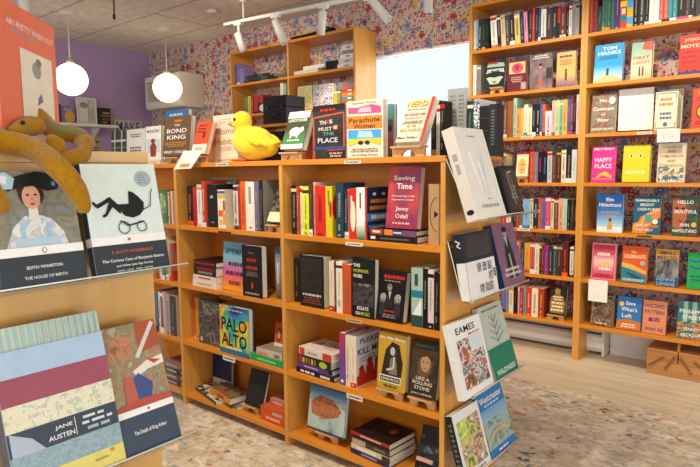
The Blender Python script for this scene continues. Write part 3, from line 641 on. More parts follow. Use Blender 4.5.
rb('teal and russet patterned novel with white title and round white seal', 590, 614.5, 2, (590, 95), .03, '#4b7e72', sp='#9fb0a8', front=[
 ('r', 0, 0, 1, 1, NM(['#2f6a66', '#a8473a', '#4f8c7c', '#b56a45', '#39706c'], 16, 2)), ('t', 'The', .45, .83, .3, .07, W_), ('t', 'Covenant', .5, .62, .85, .09, W_), ('t', 'of', .5, .48, .16, .06, W_), ('t', 'Water', .5, .33, .5, .09, W_), ('t', 'ABRAHAM VERGHESE', .5, .1, .9, .05, '#dfe6d2'), ('e', .83, .82, .13, .09, W_)])
face('cream ornate book with orange and blue title on the third shelf, front copy of two', 653.5, 676, ZR[2], 3.79, (653, 92.5), .03, '#e3dbbd', sp='#cfc7a6', group=GR, lean=5, front=[
 ('r', .05, .03, .95, .97, '#8e927e'), ('r', .09, .06, .91, .94, '#e6dec2'), ('r', .02, .2, .98, .8, NM(['#e6dec2', '#e6dec2', '#9aa08a'], 30, 1, hard=True)), ('r', .12, .12, .88, .88, '#e6dec2'), ('b', .5, .6, .86, .66, 2, '#d27a4a'), ('b', .5, .25, .48, .6, 2, '#4a638c'), ('e', .5, .14, .1, .06, '#4a6fa5')])
face('cream ornate book behind its front copy on the third shelf, only its edge showing', 658, 681, ZR[2], 3.86, (658, 90.5), .03, '#d8d2b6', sp='#cfc7a6', group=GR, lean=4, front=[('r', .05, .03, .95, .97, '#8e927e'), ('r', .09, .06, .91, .94, '#e6dec2')])
rb('orange-red book with a round yellow and green face emblem at the photo edge', 690.5, 704, 2, (690, 89), .03, '#e0503c', front=[('b', .6, .86, .94, .6, 1, '#f2c44d'), ('b', .6, .68, .8, .6, 2, '#9a2740'), ('e', .75, .42, .42, .17, '#2a3a34'), ('e', .75, .42, .34, .13, '#e2b23a'), ('e', .7, .44, .12, .06, '#2f7a5a'), ('b', .6, .08, .2, .6, 2, '#9a2740')])
rb('hot pink paperback with white capitals and a yellow splash near the bottom', 590.5, 614, 3, (590, 146.5), .022, '#e0368f', front=[
 ('t', 'EMILY HENRY', .5, .92, .86, .065, W_), ('t', 'HAPPY', .5, .62, .72, .12, '#f6e6ea'), ('t', 'PLACE', .5, .45, .72, .12, '#f6e6ea'), ('p', [(.2, .1), (.5, .2), (.85, .12), (.9, .18), (.6, .3), (.35, .24)], '#e9b83a'), ('r', .05, .08, .9, .11, '#e58a3a')])
rb('plain bright yellow hardcover with two small eyes peering from its cover', 621.5, 648.5, 3, (622, 145.5), .05, '#e9cf2c', front=[
 ('e', .3, .71, .09, .035, W_), ('e', .64, .71, .09, .035, W_), ('e', .31, .71, .035, .03, '#3a2a22'), ('e', .65, .71, .035, .03, '#3a2a22'), ('t', 'YELLOWFACE', .47, .26, .72, .09, '#f7f2d6')])
rb('cream cover packed with coloured title lines over a dark teal drawing', 656, 684, 3, (656, 143.5), .03, '#ddd3b4', front=[
 ('r', .05, .03, .95, .4, NM(['#ddd3b4', '#5f8088', '#ddd3b4', '#4a6a70'], 14, 2, hard=True)), ('t', 'TOMORROW', .5, .9, .8, .07, '#c9962c'), ('t', 'AND', .5, .79, .3, .06, '#2f7a78'), ('t', 'TOMORROW', .5, .67, .85, .075, '#c9502f'), ('t', 'AND', .5, .55, .3, .06, '#7a9a3a'), ('t', 'TOMORROW', .5, .43, .85, .075, '#d0a32f'), ('t', 'GABRIELLE', .5, .24, .7, .07, '#d0a32f'), ('t', 'ZEVIN', .5, .13, .5, .07, '#2a5a78')])
rb('blue sky-coloured cover with a small seated figure at the water line', 596.5, 622, 4, (593.5, 194), .035, '#2f6fb4', lean=None, front=[
 ('g', 0, 0, 1, 1, ['#dfe9ee', '#8fc0e0', '#3c86c8', '#1f5ea8', '#1b539c']), ('r', 0, .08, 1, .14, '#e8eef0'), ('t', 'Elin', .5, .86, .3, .09, W_), ('t', 'Hilderbrand', .5, .72, .85, .1, W_), ('t', 'THE FIVE-STAR', .5, .52, .75, .06, '#e09a7a'), ('t', 'WEEKEND', .5, .42, .6, .06, '#e09a7a'), ('p', [(.4, .08), (.62, .08), (.58, .28), (.46, .3)], '#d0a23a'), ('e', .52, .33, .06, .04, '#5a3a28')])
rb('teal book with orange octopus arms and white capitals, second face-out on its shelf', 632, 659, 4, (631.5, 195.5), .03, '#235c74', front=[
 ('p', [(0, 0), (.5, 0), (.75, .3), (1, .45), (1, .7), (.6, .55), (.3, .45), (.2, .3), (0, .25)], '#d9863a'), ('l', [(.05, .15), (.3, .25), (.5, .5), (.9, .62)], .09, '#e6a552'), ('l', [(.4, .05), (.6, .2), (.95, .2)], .1, '#c96f35'), ('r', .45, .3, .7, .5, '#4d9a9a'), ('t', 'REMARKABLY', .5, .88, .88, .07, W_), ('t', 'BRIGHT', .5, .76, .5, .07, W_), ('t', 'CREATURES', .55, .64, .8, .07, W_), ('t', 'SHELBY', .38, .22, .5, .06, W_), ('t', 'VAN PELT', .45, .1, .65, .06, W_), ('e', .83, .32, .1, .065, '#e9e3cf')])
rb('dark green painted face cover with white capitals and gold seal', 670.5, 697, 4, (670, 195.5), .03, '#1f2f28', front=[
 ('r', 0, 0, 1, 1, NM(['#14201c', '#2f5a3c', '#1b2c26', '#6d3a2c'], 10, 2)), ('p', [(.05, .2), (.4, .15), (.55, .45), (.5, .8), (.2, .95), (0, .9)], '#a8643f'), ('e', .18, .68, .08, .03, '#2a1a18'), ('e', .42, .68, .07, .03, '#2a1a18'), ('p', [(.25, .38), (.42, .38), (.34, .32)], '#8d2a2c'), ('r', .5, .4, .56, .7, '#d05a2c'), ('t', 'HELLO', .5, .84, .6, .085, W_), ('t', 'BEAUTIFUL', .52, .6, .85, .09, W_), ('t', 'ANN', .5, .27, .35, .085, W_), ('t', 'NAPOLITANO', .52, .12, .9, .085, W_), ('e', .85, .28, .1, .065, '#d9b24a')])
rb('pink and red striped cover with a gold and white racket shape', 590.5, 614.5, 5, (589, 242.5), .025, '#d9909a', front=[
 ('r', .05, .04, .95, .96, '#c93a52'), ('g', .08, .05, .92, .95, ['#c42f48', '#e07a8c', '#efc9ca', '#cf4c62', '#b83a58']), ('p', [(.1, .42), (.6, .5), (.95, .44), (.6, .36)], '#e6c26a'), ('b', .5, .63, .77, .6, 1, '#f2dfd8'), ('b', .56, .24, .37, .55, 1, '#f2dfd8'), ('b', .5, .07, .18, .8, 1, '#9a2740')])
rb('orange cover with a teal and yellow coast and white title', 620.5, 645.5, 5, (621, 245.5), .04, '#dd5a22', sp='#b9421a', front=[
 ('p', [(0, 0), (1, 0), (1, .2), (.6, .3), (0, .48)], '#2f7f8c'), ('p', [(0, .42), (.5, .35), (1, .25), (1, .33), (.4, .5), (0, .55)], '#d9b25a'), ('p', [(.1, .3), (.6, .22), (.9, .12), (.5, .12)], '#1f5566'), ('t', 'The', .45, .85, .2, .06, W_), ('t', 'CELEBRANTS', .5, .72, .86, .1, '#f3ddb0'), ('e', .83, .55, .1, .065, '#8fb7c4'), ('t', 'STEVEN ROWLEY', .5, .07, .85, .07, W_)])
rb('grey and yellow novel with big blue-outlined capitals', 654, 677, 5, (654, 248.5), .03, '#6e6a64', front=[
 ('r', 0, .25, 1, .72, NM(['#2f2f33', '#77736c', '#a09a8e'], 22, 2, (1, 1, .4))), ('r', 0, .72, 1, 1, '#c9922f'), ('r', 0, 0, 1, .25, '#2f4f78'), ('t', 'SMALL', .5, .9, .75, .1, '#25406a'), ('t', 'MERCIES', .5, .77, .88, .1, '#25406a'), ('t', 'DENNIS', .5, .19, .8, .1, '#8fb4d6'), ('t', 'LEHANE', .5, .06, .8, .1, '#8fb4d6')])
rb('vivid green book with blue brush letters at the photo edge', 686, 704, 5, (686.5, 252.5), .03, '#22a352', front=[('l', [(.1, .8), (.5, .75), (.9, .86)], .12, '#2a5ba8'), ('l', [(.15, .62), (.6, .55), (.95, .68)], .1, '#2a5ba8'), ('b', .5, .2, .4, .7, 2, '#1b6f62')])
rb('dark crowded painting cover beneath the hanging white paper, lowest right shelf', 590.5, 612, 6, (588, 292), .05, '#2c2f36', front=[
 ('r', 0, 0, 1, .95, NM(['#1b1d24', '#8a6a3c', '#30435a', '#b59a6a', '#23242c', '#7a3a2c'], 26, 1.5, (1, 1, .5))), ('b', .5, .03, .1, .7, 1, '#d9d2c0')])
rb('blue book with white script title and an orange beach band', 616, 640, 6, (615, 296), .04, '#2f74b5', front=[
 ('r', 0, 0, 1, .26, '#c9763c'), ('p', [(0, .26), (.5, .33), (1, .26)], '#c9763c'), ('t', 'Save', .55, .82, .4, .12, W_), ('t', "What's", .5, .63, .66, .13, W_), ('t', 'Left', .42, .43, .42, .13, W_), ('e', .18, .78, .1, .07, '#e9b83a'), ('b', .5, .05, .2, .75, 2, '#f0dfc6')])
rb('peach orange paperback with blue block capitals and tiny figures', 641.5, 665, 6, (641.5, 299.5), .022, '#d98a5f', front=[
 ('t', 'HOLDING', .5, .84, .82, .12, '#2f3f7a'), ('t', 'PATTERN', .5, .66, .82, .12, '#2f3f7a'), ('t', 'JENNY XIE', .5, .12, .78, .12, '#2f3f7a'), ('b', .5, .36, .5, .6, 2, '#7a2f6a'), ('e', .35, .42, .06, .05, '#3a3a8a'), ('e', .6, .45, .07, .05, '#b5404a')])
rb('teal and green striped floral cover with white capitals at lower right', 676, 705, 6, (675.5, 300.5), .03, '#2f7a80', front=[
 ('r', .2, 0, .35, 1, '#9fc4b0'), ('r', .5, 0, .66, 1, '#9fc4b0'), ('r', 0, 0, 1, .45, NM(['#2f7a80', '#2c6b3c', '#d98a6a', '#1f4a3a', '#e3d2b0'], 24, 2, hard=True)), ('t', 'PINEAPPLE', .52, .74, .9, .1, W_), ('t', 'STREET', .5, .58, .65, .1, W_), ('t', 'JENNY', .5, .25, .55, .1, W_), ('t', 'JACKSON', .52, .1, .75, .1, W_)])
def paper(label, u0, v0, u1, v1, Y, ink=(), name='paper_notice', cat='notice', col='#f1ece2', grp=None, tilt=0):
    """a small sheet hanging flat, with real thickness"""
    zc = Zat((v0+v1)/2, Xat((u0+u1)/2, Y, 1), Y); x0, x1 = Xat(u0, Y, zc), Xat(u1, Y, zc); z1, z0 = Zat(v0, x0, Y), Zat(v1, x0, Y)
    b = MB(); b.box(0, x1-x0, 0, .0008, 0, z1-z0, M(col, .7)); deco(b, ink, lambda x, z, L: (x, -.0002*L-.0001, z), x1-x0, z1-z0)
    o = b.build(name, loc=(x0, Y, z0)); o.rotation_euler = (0, math.radians(tilt), 0)
    return tag(o, label, cat, grp)
paper('blank white sheet of paper hanging between two face-out books, third right shelf', 618.5, 90, 653.5, 131, 3.85, name='paper_sheet', cat='paper')
paper('white paper note taped to the shelf edge above the colourful lettered cover', 657, 129.5, 680, 142.5, 3.7705, [('b', .5, .3, .8, .7, 3, '#cfc6bc')], grp='paper notes on the right shelves')
paper('white paper note hanging over the dark crowded painting cover', 588.3, 279, 607.5, 300.5, 3.7705, grp='paper notes on the right shelves')

# shelf-edge label holders
def slabel(label, u0, v0, u1, v1, Y, col='#cfcac0', ink='#55504a'):
    return paper(label, u0, v0, u1, v1, Y, [('b', .5, .2, .8, .8, 1, ink)], 'shelf_label', 'label', col, 'small shelf edge labels')
YE = YI - .0029
slabel('pale label on the island top edge below the pink, orange and blue cover', 344, 160.6, 361, 164, YE)
slabel('white label on the shelf edge under the red and white spines', 345.5, 241.8, 362.5, 245.2, YI+.0011, '#e2ddd2')
slabel('brass label on the shelf edge under the black album-photo cover', 346, 317.6, 362, 321.4, YI+.0011, '#c2a06a', '#7a5a30')
slabel('white label on the shelf edge below the yellow portrait cover', 346.5, 392.6, 362.5, 397.5, YI+.0011, '#d9d4ca')
slabel('pale label on the island top edge left of the duck', 215.8, 163.2, 228, 166.4, YE)
slabel('dark label on the shelf edge under the cream and orange spines', 218, 230.8, 231, 234, YI+.0011, '#5a3c1c', '#2a1a10')
slabel('dark label on the shelf edge above the rainbow cover', 219, 294, 232, 298, YI+.0011, '#6a451d', '#3a2410')
slabel('white label on the shelf edge left of the flat green book', 222.8, 354.6, 235, 359.5, YI+.0011, '#dcd7cd')
slabel('white label on the third right shelf edge above the yellow book', 637, 132.2, 652, 134.6, YR+.0011, '#e6e0d4')
slabel('dark label on the fifth right shelf edge below the octopus cover', 637, 234.8, 652, 237.2, YR+.0011, '#7a5a30', '#3a2410')
slabel('white label on the third shelf edge right of the window', 521, 136.2, 533, 138.6, YR+.0011, '#e6e0d4')
slabel('white label on the fifth shelf edge right of the window', 517.5, 228.2, 530, 230.6, YR+.0011, '#e6e0d4')

def toolbox():
    x0 = onZ(646, 372, 0).x; Y = 3.792
    root = thing('sewing_box', 'wooden cantilever sewing box with metal arms on the floor under the right bookcase', 'box', (x0, Y, -.004))
    w = .335; h = .158; dd = .2
    b = MB(); b.box(0, w, 0, dd, 0, .085, WBOX); b.build('base_box', root, .002)
    for i, (a, c) in enumerate(((0, w/2-.003), (w/2+.003, w))):
        b = MB(); b.box(a, c, 0, dd, .0865, .142, WBOX); tr = b.build('tray', root, .002)
        b = MB(); b.box(a-.001, c+.001, -.002, dd+.002, .1425, h, WBOX); b.build('lid', root, .002)
    mt = M('#8d8577', .35, .9)
    for a in ((.02, .055, .09, .115), (.105, .05, .15, .125), (.18, .125, .235, .05), (.255, .115, .325, .055)):
        b = MB(); p, q = Vector((a[0], -.006, a[1])), Vector((a[2], -.006, a[3])); d = (q-p).normalized(); n = Vector((-d.z, 0, d.x))*.006
        b.prism([((p+n).x, (p+n).z), ((q+n).x, (q+n).z), ((q-n).x, (q-n).z), ((p-n).x, (p-n).z)], 'Y', -.006, -.003, M('#8a5a2c', .4)); b.build('arm', root)
        b = MB()
        for e in (p, q): b = MB(); b.lathe([(.008, 0), (.008, .004), (.003, .007)], mt, 12, X=T(e.x, -.006, e.z) @ rotx(PI/2)); b.build('rivet', root)
    b = MB(); b.box(w/2-.007, w/2+.007, .01, .022, .158, .2, WBOX); b.box(w/2-.007, w/2+.007, dd-.022, dd-.01, .158, .2, WBOX); b.box(w/2-.007, w/2+.007, .01, dd-.01, .196, .208, WBOX); b.build('handle', root)
toolbox()

row = _row

# ------------------------------------------------------------------ island, right bay
YB = YI + .014
Wc1 = 'on the top row of the right island bay'
row(Wc1, ZS[0], YB, 291, [(297, 185.3, 'black', '#241d1a', 'beige'), (299.5, 186, 'rust'), (302.3, 186, 'cream', None, 'red'), (309, 187, 'lime'), (312.6, 183.8, 'brown', '#5b3424'), (315, 182, 'pink', '#cfa3a0'), (325.2, 186, 'red', '#d5301d', 'maroon'),
 (332, 186.2, 'yellow', '#d9c92a', 'charcoal', [('e', .75, .55, .22, .17, '#c92a1c'), ('r', .35, .62, .6, .92, '#8a8030')], 0, dict(front=[('e', .3, .58, .3, .3, '#c92a1c'), ('p', [(.25, .84), (.4, .95), (.5, .88)], '#2f6a3a')])), (336, 184, None), (343.5, 183, 'teal', '#1f3d4a', 'white'), (347.2, 189, 'charcoal', None, 'white'), (349, 189, 'grey'),
 (356, 188.2, 'red', '#c92a22', None, [('e', .6, .45, .38, .3, '#e9e0c6'), ('r', .3, .6, .5, .85, 'white')]), (364.5, 187.5, 'white', None, None, [('g', 0, 0, 1, .3, ['#3f6a3f', '#a9b79a', '#e9e6e0']), ('r', .4, .6, .6, .9, '#6a6a68')]), (366.6, 187.5, 'red', '#c22a28', None, None, 0, dict(w=.15, cov='#1e2d45', label='red-spined book whose navy cover shows blue strips and orange words', front=[
 ('r', .0, .35, .95, .5, '#3f86b8'), ('r', .05, .15, .9, .28, '#3f86b8'), ('b', .5, .54, .8, .8, 2, '#e08a3a'), ('b', .5, .36, .5, .7, 1, W_), ('b', .5, .15, .27, .7, 1, W_), ('e', .3, .87, .08, .03, '#d9d9d9'), ('e', .7, .87, .08, .03, '#d9d9d9'), ('e', .8, .06, .1, .04, '#d9532c')]))], group='upright books on the top row of the right island bay')
z = flat('black book lying flat beneath the one with the multicoloured spine, right island bay', 368.5, 417, ZS[0], YI+.016, .026, .112, K, '#1f1c1c', spine=[('r', .35, .15, .6, .75, '#5a5652'), ('r', .3, .85, .7, .95, 'white')], yaw=0)
z = flat('book lying flat with a red, orange, blue and mauve spine under the red cover', 370.5, 416, z, YI+.018, .021, .112, K, '#3a2c3c', spine=[('r', 0, .72, 1, 1, '#b03a26'), ('r', .3, .78, .7, .95, '#f2d9b0'), ('r', 0, .5, 1, .68, '#e0832a'), ('r', 0, .28, 1, .5, '#35426f'), ('r', 0, .0, 1, .28, '#7a4a70'), ('r', .35, .3, .65, .48, '#d9d2c0')])
face('red and plum hardcover with large white title standing on two flat books', 385.5, 416.5, z, YI+.03, (388, 166.5), .035, '#b0313c', lean=8, front=[
 ('r', 0, 0, 1, 1, NM(['#b5303a', '#8a2f58', '#c2413f', '#7d2f60'], 5, 1.5, (1, 1, .7))), ('t', 'Saving', .5, .8, .68, .1, '#f0dcd0'), ('t', 'Time', .52, .68, .5, .095, '#f0dcd0'), ('t', 'Discovering a Life', .5, .52, .72, .035, '#f0dcd0'), ('t', 'Beyond the Clock', .5, .46, .7, .035, '#f0dcd0'), ('t', 'Jenny', .5, .31, .42, .085, '#f0dcd0'), ('t', 'Odell', .5, .2, .4, .07, '#f0dcd0'), ('b', .5, .06, .11, .6, 1, '#e0b9b0')])
face('plain brown cardboard cover with a thick black ring, by the end upright', 428.3, 438.8, ZS[0], YI+.05, (429, 184), .02, '#b89468', lean=0, hmax=.27, front=[('l', [(1.0+.62*math.cos(a)-.2, .5+.28*math.sin(a)) for a in [PI*.5+PI*i/12 for i in range(13)]], .06, '#1d1a18'), ('p', [(.55, .56), (.95, .5), (.55, .44)], '#1d1a18')], hard=False)
# second row
row('on the second row of the right island bay', ZS[1], YI+.05, 293.5, [(299.5, 259, 'black', '#26221f', 'tan')])
face('thick black book with faint red lines, left end of the island second row', 300.5, 324, ZS[1], YI+.02, (299.5, 254.5), .055, '#1d1a19', lean=0, hmax=.26, front=[
 ('r', .06, .3, .94, .95, NM(['#1c1918', '#2b2422', '#1a1716'], 12)), ('b', .5, .2, .28, .8, 1, '#c9bfae'), ('b', .5, .06, .2, .85, 3, '#8a4a36')])
row('right of the thick black book, second island row', ZS[1], YB, 328.5, [(333.5, 261, 'cream', '#d9cdb0', 'red'), (336, 261, 'rust', '#7c3f2b'), (342.2, 261.5, 'cream', '#e9e2cf'), (351, 264.5, 'orange', '#c4522a', 'green')])
face('black book with white and green title and a grey photo, behind the red-titled one', 351.8, 374.2, ZS[1], YI+.004, (352.5, 257.5), .03, '#1b1b1d', lean=2, hmax=.26, front=[
 ('r', .04, .2, .96, .58, NM(['#17171a', '#4a4a4c', '#222', '#8a8682'] if False else ['#17171a', '#4a4a4c', '#222225', '#8a8682'], 12, 2)), ('t', 'THIS', .2, .88, .3, .06, W_), ('t', "WOMAN'S", .38, .79, .68, .06, '#b5c43a'), ('t', 'WORK', .26, .7, .42, .06, W_), ('t', 'ESSAYS', .5, .16, .5, .06, W_), ('t', 'ON', .28, .07, .2, .06, W_), ('t', 'MUSIC', .62, .07, .4, .06, '#b5c43a')])
face('black hardcover with red title and a man raising both pale hands', 375.8, 402.5, ZS[1], YI+.012, (380.5, 269), .035, '#151417', lean=None, hmax=.25, front=[
 ('b', .55, .81, .93, .8, 1, '#c22a2a'), ('b', .5, .77, .81, .8, 1, '#8a8480'), ('e', .42, .66, .09, .07, '#8d8882'), ('p', [(.3, .25), (.62, .25), (.55, .58), (.36, .58)], '#25242a'), ('p', [(.08, .1), (.34, .1), (.3, .4), (.12, .4)], '#2f2e36'), ('p', [(.62, .1), (.9, .1), (.86, .4), (.66, .4)], '#2f2e36'), ('p', [(.4, .58), (.5, .58), (.45, .42)], '#b9b4ae'), ('p', [(.12, .38), (.3, .38), (.33, .48), (.26, .54), (.14, .52), (.09, .46)], '#9d968e'), ('p', [(.65, .38), (.85, .38), (.88, .5), (.8, .55), (.68, .53), (.63, .46)], '#9d968e'), ('r', .38, .68, .46, .7, '#2a2420'), ('l', [(.14, .45), (.14, .34)], .04, '#6d6863'), ('l', [(.26, .45), (.25, .34)], .04, '#6d6863'), ('l', [(.68, .46), (.68, .35)], .04, '#6d6863'), ('l', [(.8, .46), (.8, .35)], .04, '#6d6863'), ('b', .5, .16, .22, .5, 1, '#c22a2a'), ('b', .5, .05, .14, .6, 2, '#8a8480')])
row('beside the end upright, second right island row', ZS[1], YI+.02, 411, [(422.5, 268, 'mint', '#a9beb4', None, [('r', 0, .5, 1, .62, 'teal'), ('r', 0, .0, 1, .2, '#2f4a46'), ('p', [(.1, .2), (.9, .5), (.9, .2)], '#dfe6df'), ('r', .3, .7, .6, .9, '#3f4a46')]), (427.6, 268.5, 'black'), (433.4, 270, 'pink', '#dccdc6', 'black'), (439.2, 273, 'black', '#1c1b1b')])
# third row
z = flat('black book at the bottom of the flat pile with white spine lettering, third island row', 295.3, 335, ZS[2], YI+.016, .022, .15, '#1b191b', '#1b191b', spine=[('r', .28, .78, .72, .88, W_), ('r', .28, .62, .72, .75, W_), ('r', .28, .5, .72, .59, W_), ('r', .25, .1, .75, .35, '#d9d2c8')], yaw=-3)
z = flat('purple-spined book second from the bottom of the flat pile, third island row', 296.5, 333, z, YI+.018, .024, .145, '#5c3a86', '#5f3c88', spine=[('r', .4, .4, .65, .8, '#b9a3d0'), ('r', .3, .0, 1, .1, K)], yaw=-3)
z = flat('book with a dark spine of green, yellow and red figures in the flat pile', 297.5, 331.5, z, YI+.016, .036, .15, '#23241f', '#23241f', spine=[('r', .1, .88, .9, .97, '#b5352c')] + [('r', .12, .8-k*.09, .8, .85-k*.09, c) for k, c in enumerate(['#d9c24a', '#7a9a3a', '#c94a2c', '#d9c24a', '#8a7a3a'])] + [('e', .45, .22, .4, .12, '#a9c42f')], yaw=-3)
z = flat('thick white book with red squares on top of the flat pile, third island row', 298.5, 334, z, YI+.018, .036, .15, '#d9cfc2', '#ddd4c6', spine=[('r', .05, .84, .9, .98, '#c7402c'), ('r', .05, .04, .9, .3, '#c7402c'), ('r', .3, .45, .6, .75, '#b9ad9d')], front=[('e', .6, .75, .12, .06, '#8a8178'), ('b', .5, .2, .5, .6, 3, '#a89c90')], yaw=-3)
row('on the third row of the right island bay', ZS[2], YB, 339.5, [(344.6, 333, 'magenta', '#8d3a80', 'lilac', [('g', 0, 0, 1, 1, ['#5a5aa8', '#7a3f90', '#c02f58']), ('e', .5, .08, .3, .03, 'white')]), (349.5, 335.5, 'cream', '#dfd3bb', 'grey'), (355.3, 336.5, 'cream', '#e4d6bf', 'red', None, 0, dict(w=.17, cov='#d5dbe6', label='cream-spined book whose white cover shows red figures and brushed black capitals', front=[
 ('t', 'PLEASE', .55, .88, .8, .1, '#23252c'), ('t', 'KILL ME', .5, .68, .86, .12, '#23252c'), ('b', .5, .46, .58, .8, 2, '#9aa0ae'), ('r', .02, .02, .98, .22, '#b5301f'), ('e', .2, .34, .1, .07, '#a32a1c'), ('p', [(.05, .05), (.36, .05), (.33, .3), (.1, .3)], '#b5301f'), ('e', .52, .44, .11, .08, '#a32a1c'), ('p', [(.34, .05), (.7, .05), (.66, .38), (.38, .38)], '#b5301f'), ('e', .82, .4, .1, .08, '#a32a1c'), ('p', [(.68, .05), (.98, .05), (.95, .34), (.72, .34)], '#b5301f')]))])
easel('small wooden stand under the yellow portrait cover on the third island row', 390, ZS[2], YI+.02, .11, .045)
face('mustard yellow book with a black-and-white portrait of a long-haired woman', 376.5, 404.5, ZS[2]+.039, YI+.006, (379, 331), .025, '#c69a2c', lean=None, hmax=.24, front=[
 ('p', [(.14, .22), (.85, .22), (.9, .5), (.75, .82), (.5, .86), (.28, .7), (.2, .45)], '#2f2a25'), ('e', .53, .69, .085, .075, '#c9bfae'), ('e', .5, .7, .014, .008, '#2a2420'), ('e', .57, .7, .014, .008, '#2a2420'), ('r', .51, .645, .56, .655, '#5a3a34'), ('p', [(.42, .28), (.72, .28), (.68, .5), (.6, .6), (.46, .56)], '#7d7468'), ('l', [(.34, .34), (.58, .4), (.6, .6)], .06, '#cfc4b2'), ('t', 'Be My Baby', .52, .91, .88, .07, W_), ('r', .1, .12, .86, .25, '#e9e3d0'), ('r', .13, .14, .83, .23, '#3a3128'), ('t', 'RONNIE SPECTOR', .48, .185, .62, .045, '#e9e3d0'), ('b', .5, .03, .1, .6, 1, '#6a5120')])
easel('small wooden stand under the dark brown portrait cover at the end of the third row', 422, ZS[2], YI+.02, .11, .045)
face('dark brown book with a young face and cream capitals on the third island row', 407.5, 435.3, ZS[2]+.039, YI+.006, (412.5, 339), .03, '#33291f', lean=None, hmax=.24, front=[
 ('r', .03, .3, .97, .97, NM(['#2a231b', '#453a2c', '#332a20'], 8)), ('p', [(.28, .42), (.3, .7), (.45, .84), (.7, .84), (.8, .66), (.74, .45), (.55, .34)], '#6b4f36'), ('e', .55, .62, .17, .16, '#b08d68'), ('p', [(.3, .68), (.4, .84), (.62, .88), (.8, .76), (.76, .66), (.6, .75), (.42, .72)], '#4a3520'), ('e', .48, .64, .03, .015, '#2a1d14'), ('e', .62, .64, .03, .015, '#2a1d14'), ('r', .5, .52, .6, .535, '#7d4a3a'), ('b', .5, .88, .96, .8, 1, '#3f6a55'), ('t', 'LIKE A', .5, .34, .48, .06, '#d9cdb4'), ('t', 'ROLLING', .5, .26, .7, .065, '#d9cdb4'), ('t', 'STONE', .5, .17, .55, .065, '#d9cdb4'), ('t', 'JANN S. WENNER', .5, .06, .75, .04, '#d9cdb4')])
# lowest row
easel('small wooden stand under the coast photo cover on the lowest right island shelf', 327, ZS[3], YI+.045, .11, .045)
face('large book with an aerial coast photo of terracotta land and pale water', 307.2, 343.2, ZS[3]+.039, YI+.03, (308.5, 383.5), .02, '#6d95b0', lean=9, hmax=.27, front=[
 ('r', 0, 0, 1, 1, NM(['#35506b', '#9fb7b5', '#b9c7bd', '#6f8f9f'], 7, 2.5)), ('g', 0, .78, 1, 1, ['#8fb0c4', '#4f86b5', '#3f78ad']), ('p', [(.1, .35), (.45, .3), (.8, .42), (.9, .58), (.62, .78), (.3, .82), (.05, .6)], NM(['#a45a3a', '#c07a55', '#8a4a32', '#b9825f'], 30, 1)), ('r', 0, 0, 1, .04, '#3a3a66')])
z = ZS[3]
for i, (tt, cov, sp_, lab, spn) in enumerate(((.024, '#2a2c4a', '#2d2f55', 'navy-spined large book at the bottom of the flat pile on the lowest shelf', [('r', .3, .3, .7, .7, '#8a8aa0')]),
        (.02, '#d9d0b8', '#cfc4a0', 'cream-spined large book second from the bottom of the lowest flat pile', [('r', .2, .35, .8, .85, '#e9e2cf'), ('r', 0, .0, 1, .2, '#3a3526')]),
        (.028, '#3a2c24', '#4a3a30', 'brown-spined large book beneath the top black one in the lowest flat pile', [('r', .1, .6, .9, .95, '#b9aa98'), ('r', .3, .1, .7, .4, '#7a6a5a')]),
        (.026, '#1b1614', '#a32c22', 'black book with a red spine on top of the lowest flat pile', [('r', .0, .0, .5, 1, '#221a18'), ('r', .6, .2, .85, .75, '#d9b0a0')]))):
    fr_ = [('e', .62, .3, .16, .1, '#6b3f1f'), ('e', .6, .3, .08, .05, '#a8642c'), ('b', .4, .6, .7, .4, 1, '#4a3d35')] if i == 3 else ()
    z = flat(lab, 350-(.8, 0, .6, 0)[i], 390+(0, 1, .5, 0)[i], z, YI+.02+(.002, 0, .004, .0)[i], tt, .17, cov, sp_, spn, fr_, yaw=-4, group='flat pile on the lowest right island shelf')
def tilted(label, u, v, Y, w, h, t, cov, front, lean, roll, sp=None, **kw):
    """centre of the cover at pixel (u, v) on plane Y"""
    c = onY(u, v, Y); X = T(*c) @ rotx(-math.radians(lean)) @ roty(math.radians(roll)) @ T(-w/2, 0, -h/2)
    return book(label, X, w, h, t, cov, sp, front, **kw)
face('dark black-and-white photo book leaning back by the end upright, lowest island shelf', 413, 434.8, ZS[3]+.001, YI+.02, (423, 424), .025, '#23262b', sp='#a89a8a', lean=22, yaw=0, hmax=.235, front=[
 ('r', .0, .3, 1, 1, NM(['#14161a', '#2f353c', '#1a1d22', '#59646c'], 16, 1.5)), ('r', .0, .3, .75, .38, '#c99a86'), ('r', .0, .02, .75, .3, '#1a1716'), ('b', .38, .08, .22, .4, 2, '#5f5750')])

# ------------------------------------------------------------------ island, left bay
row('on the top row of the left island bay', ZS[0], YB, 188, [(193.5, 185.8, 'black', '#241f1d', 'orange'), (197.2, 186.6, 'red', '#b82c22', 'black'), (202.5, 184.4, 'white'), (206.2, 181, 'rust', '#c7452c', 'white')], group='upright books on the top row of the left island bay')
row('amid the top row of the left island bay', ZS[0], YI+.02, 207.8, [(217, 184.4, 'black', '#1c1d1d', 'grey', [('r', .3, .68, .6, .74, '#9fb8b0'), ('r', .3, .1, .7, .13, '#7a7470')], 0, dict(w=.13)), (224.5, 189.8, 'cream', '#e9e1cc', None, [('r', 0, .9, 1, .97, '#3f5f9a'), ('r', .1, .78, 1, .88, '#e0a83a'), ('r', .1, .3, .8, .46, '#dd6a2c'), ('r', .75, .46, 1, .72, '#c9362c'), ('r', .7, .1, 1, .4, '#e3a23a'), ('r', .2, .08, .6, .22, '#e3b55a')], 0, dict(w=.1, cov='#e6dcc4'))], group='upright books on the top row of the left island bay')
face('teal and white book standing behind the black and cream spines, top left island row', 209, 235, ZS[0], YI+.198, (209, 178.5), .018, '#cfdcd6', sp='#c9564a', lean=0, hmax=.262, front=[('r', 0, .92, 1, .99, '#4a8a80')])
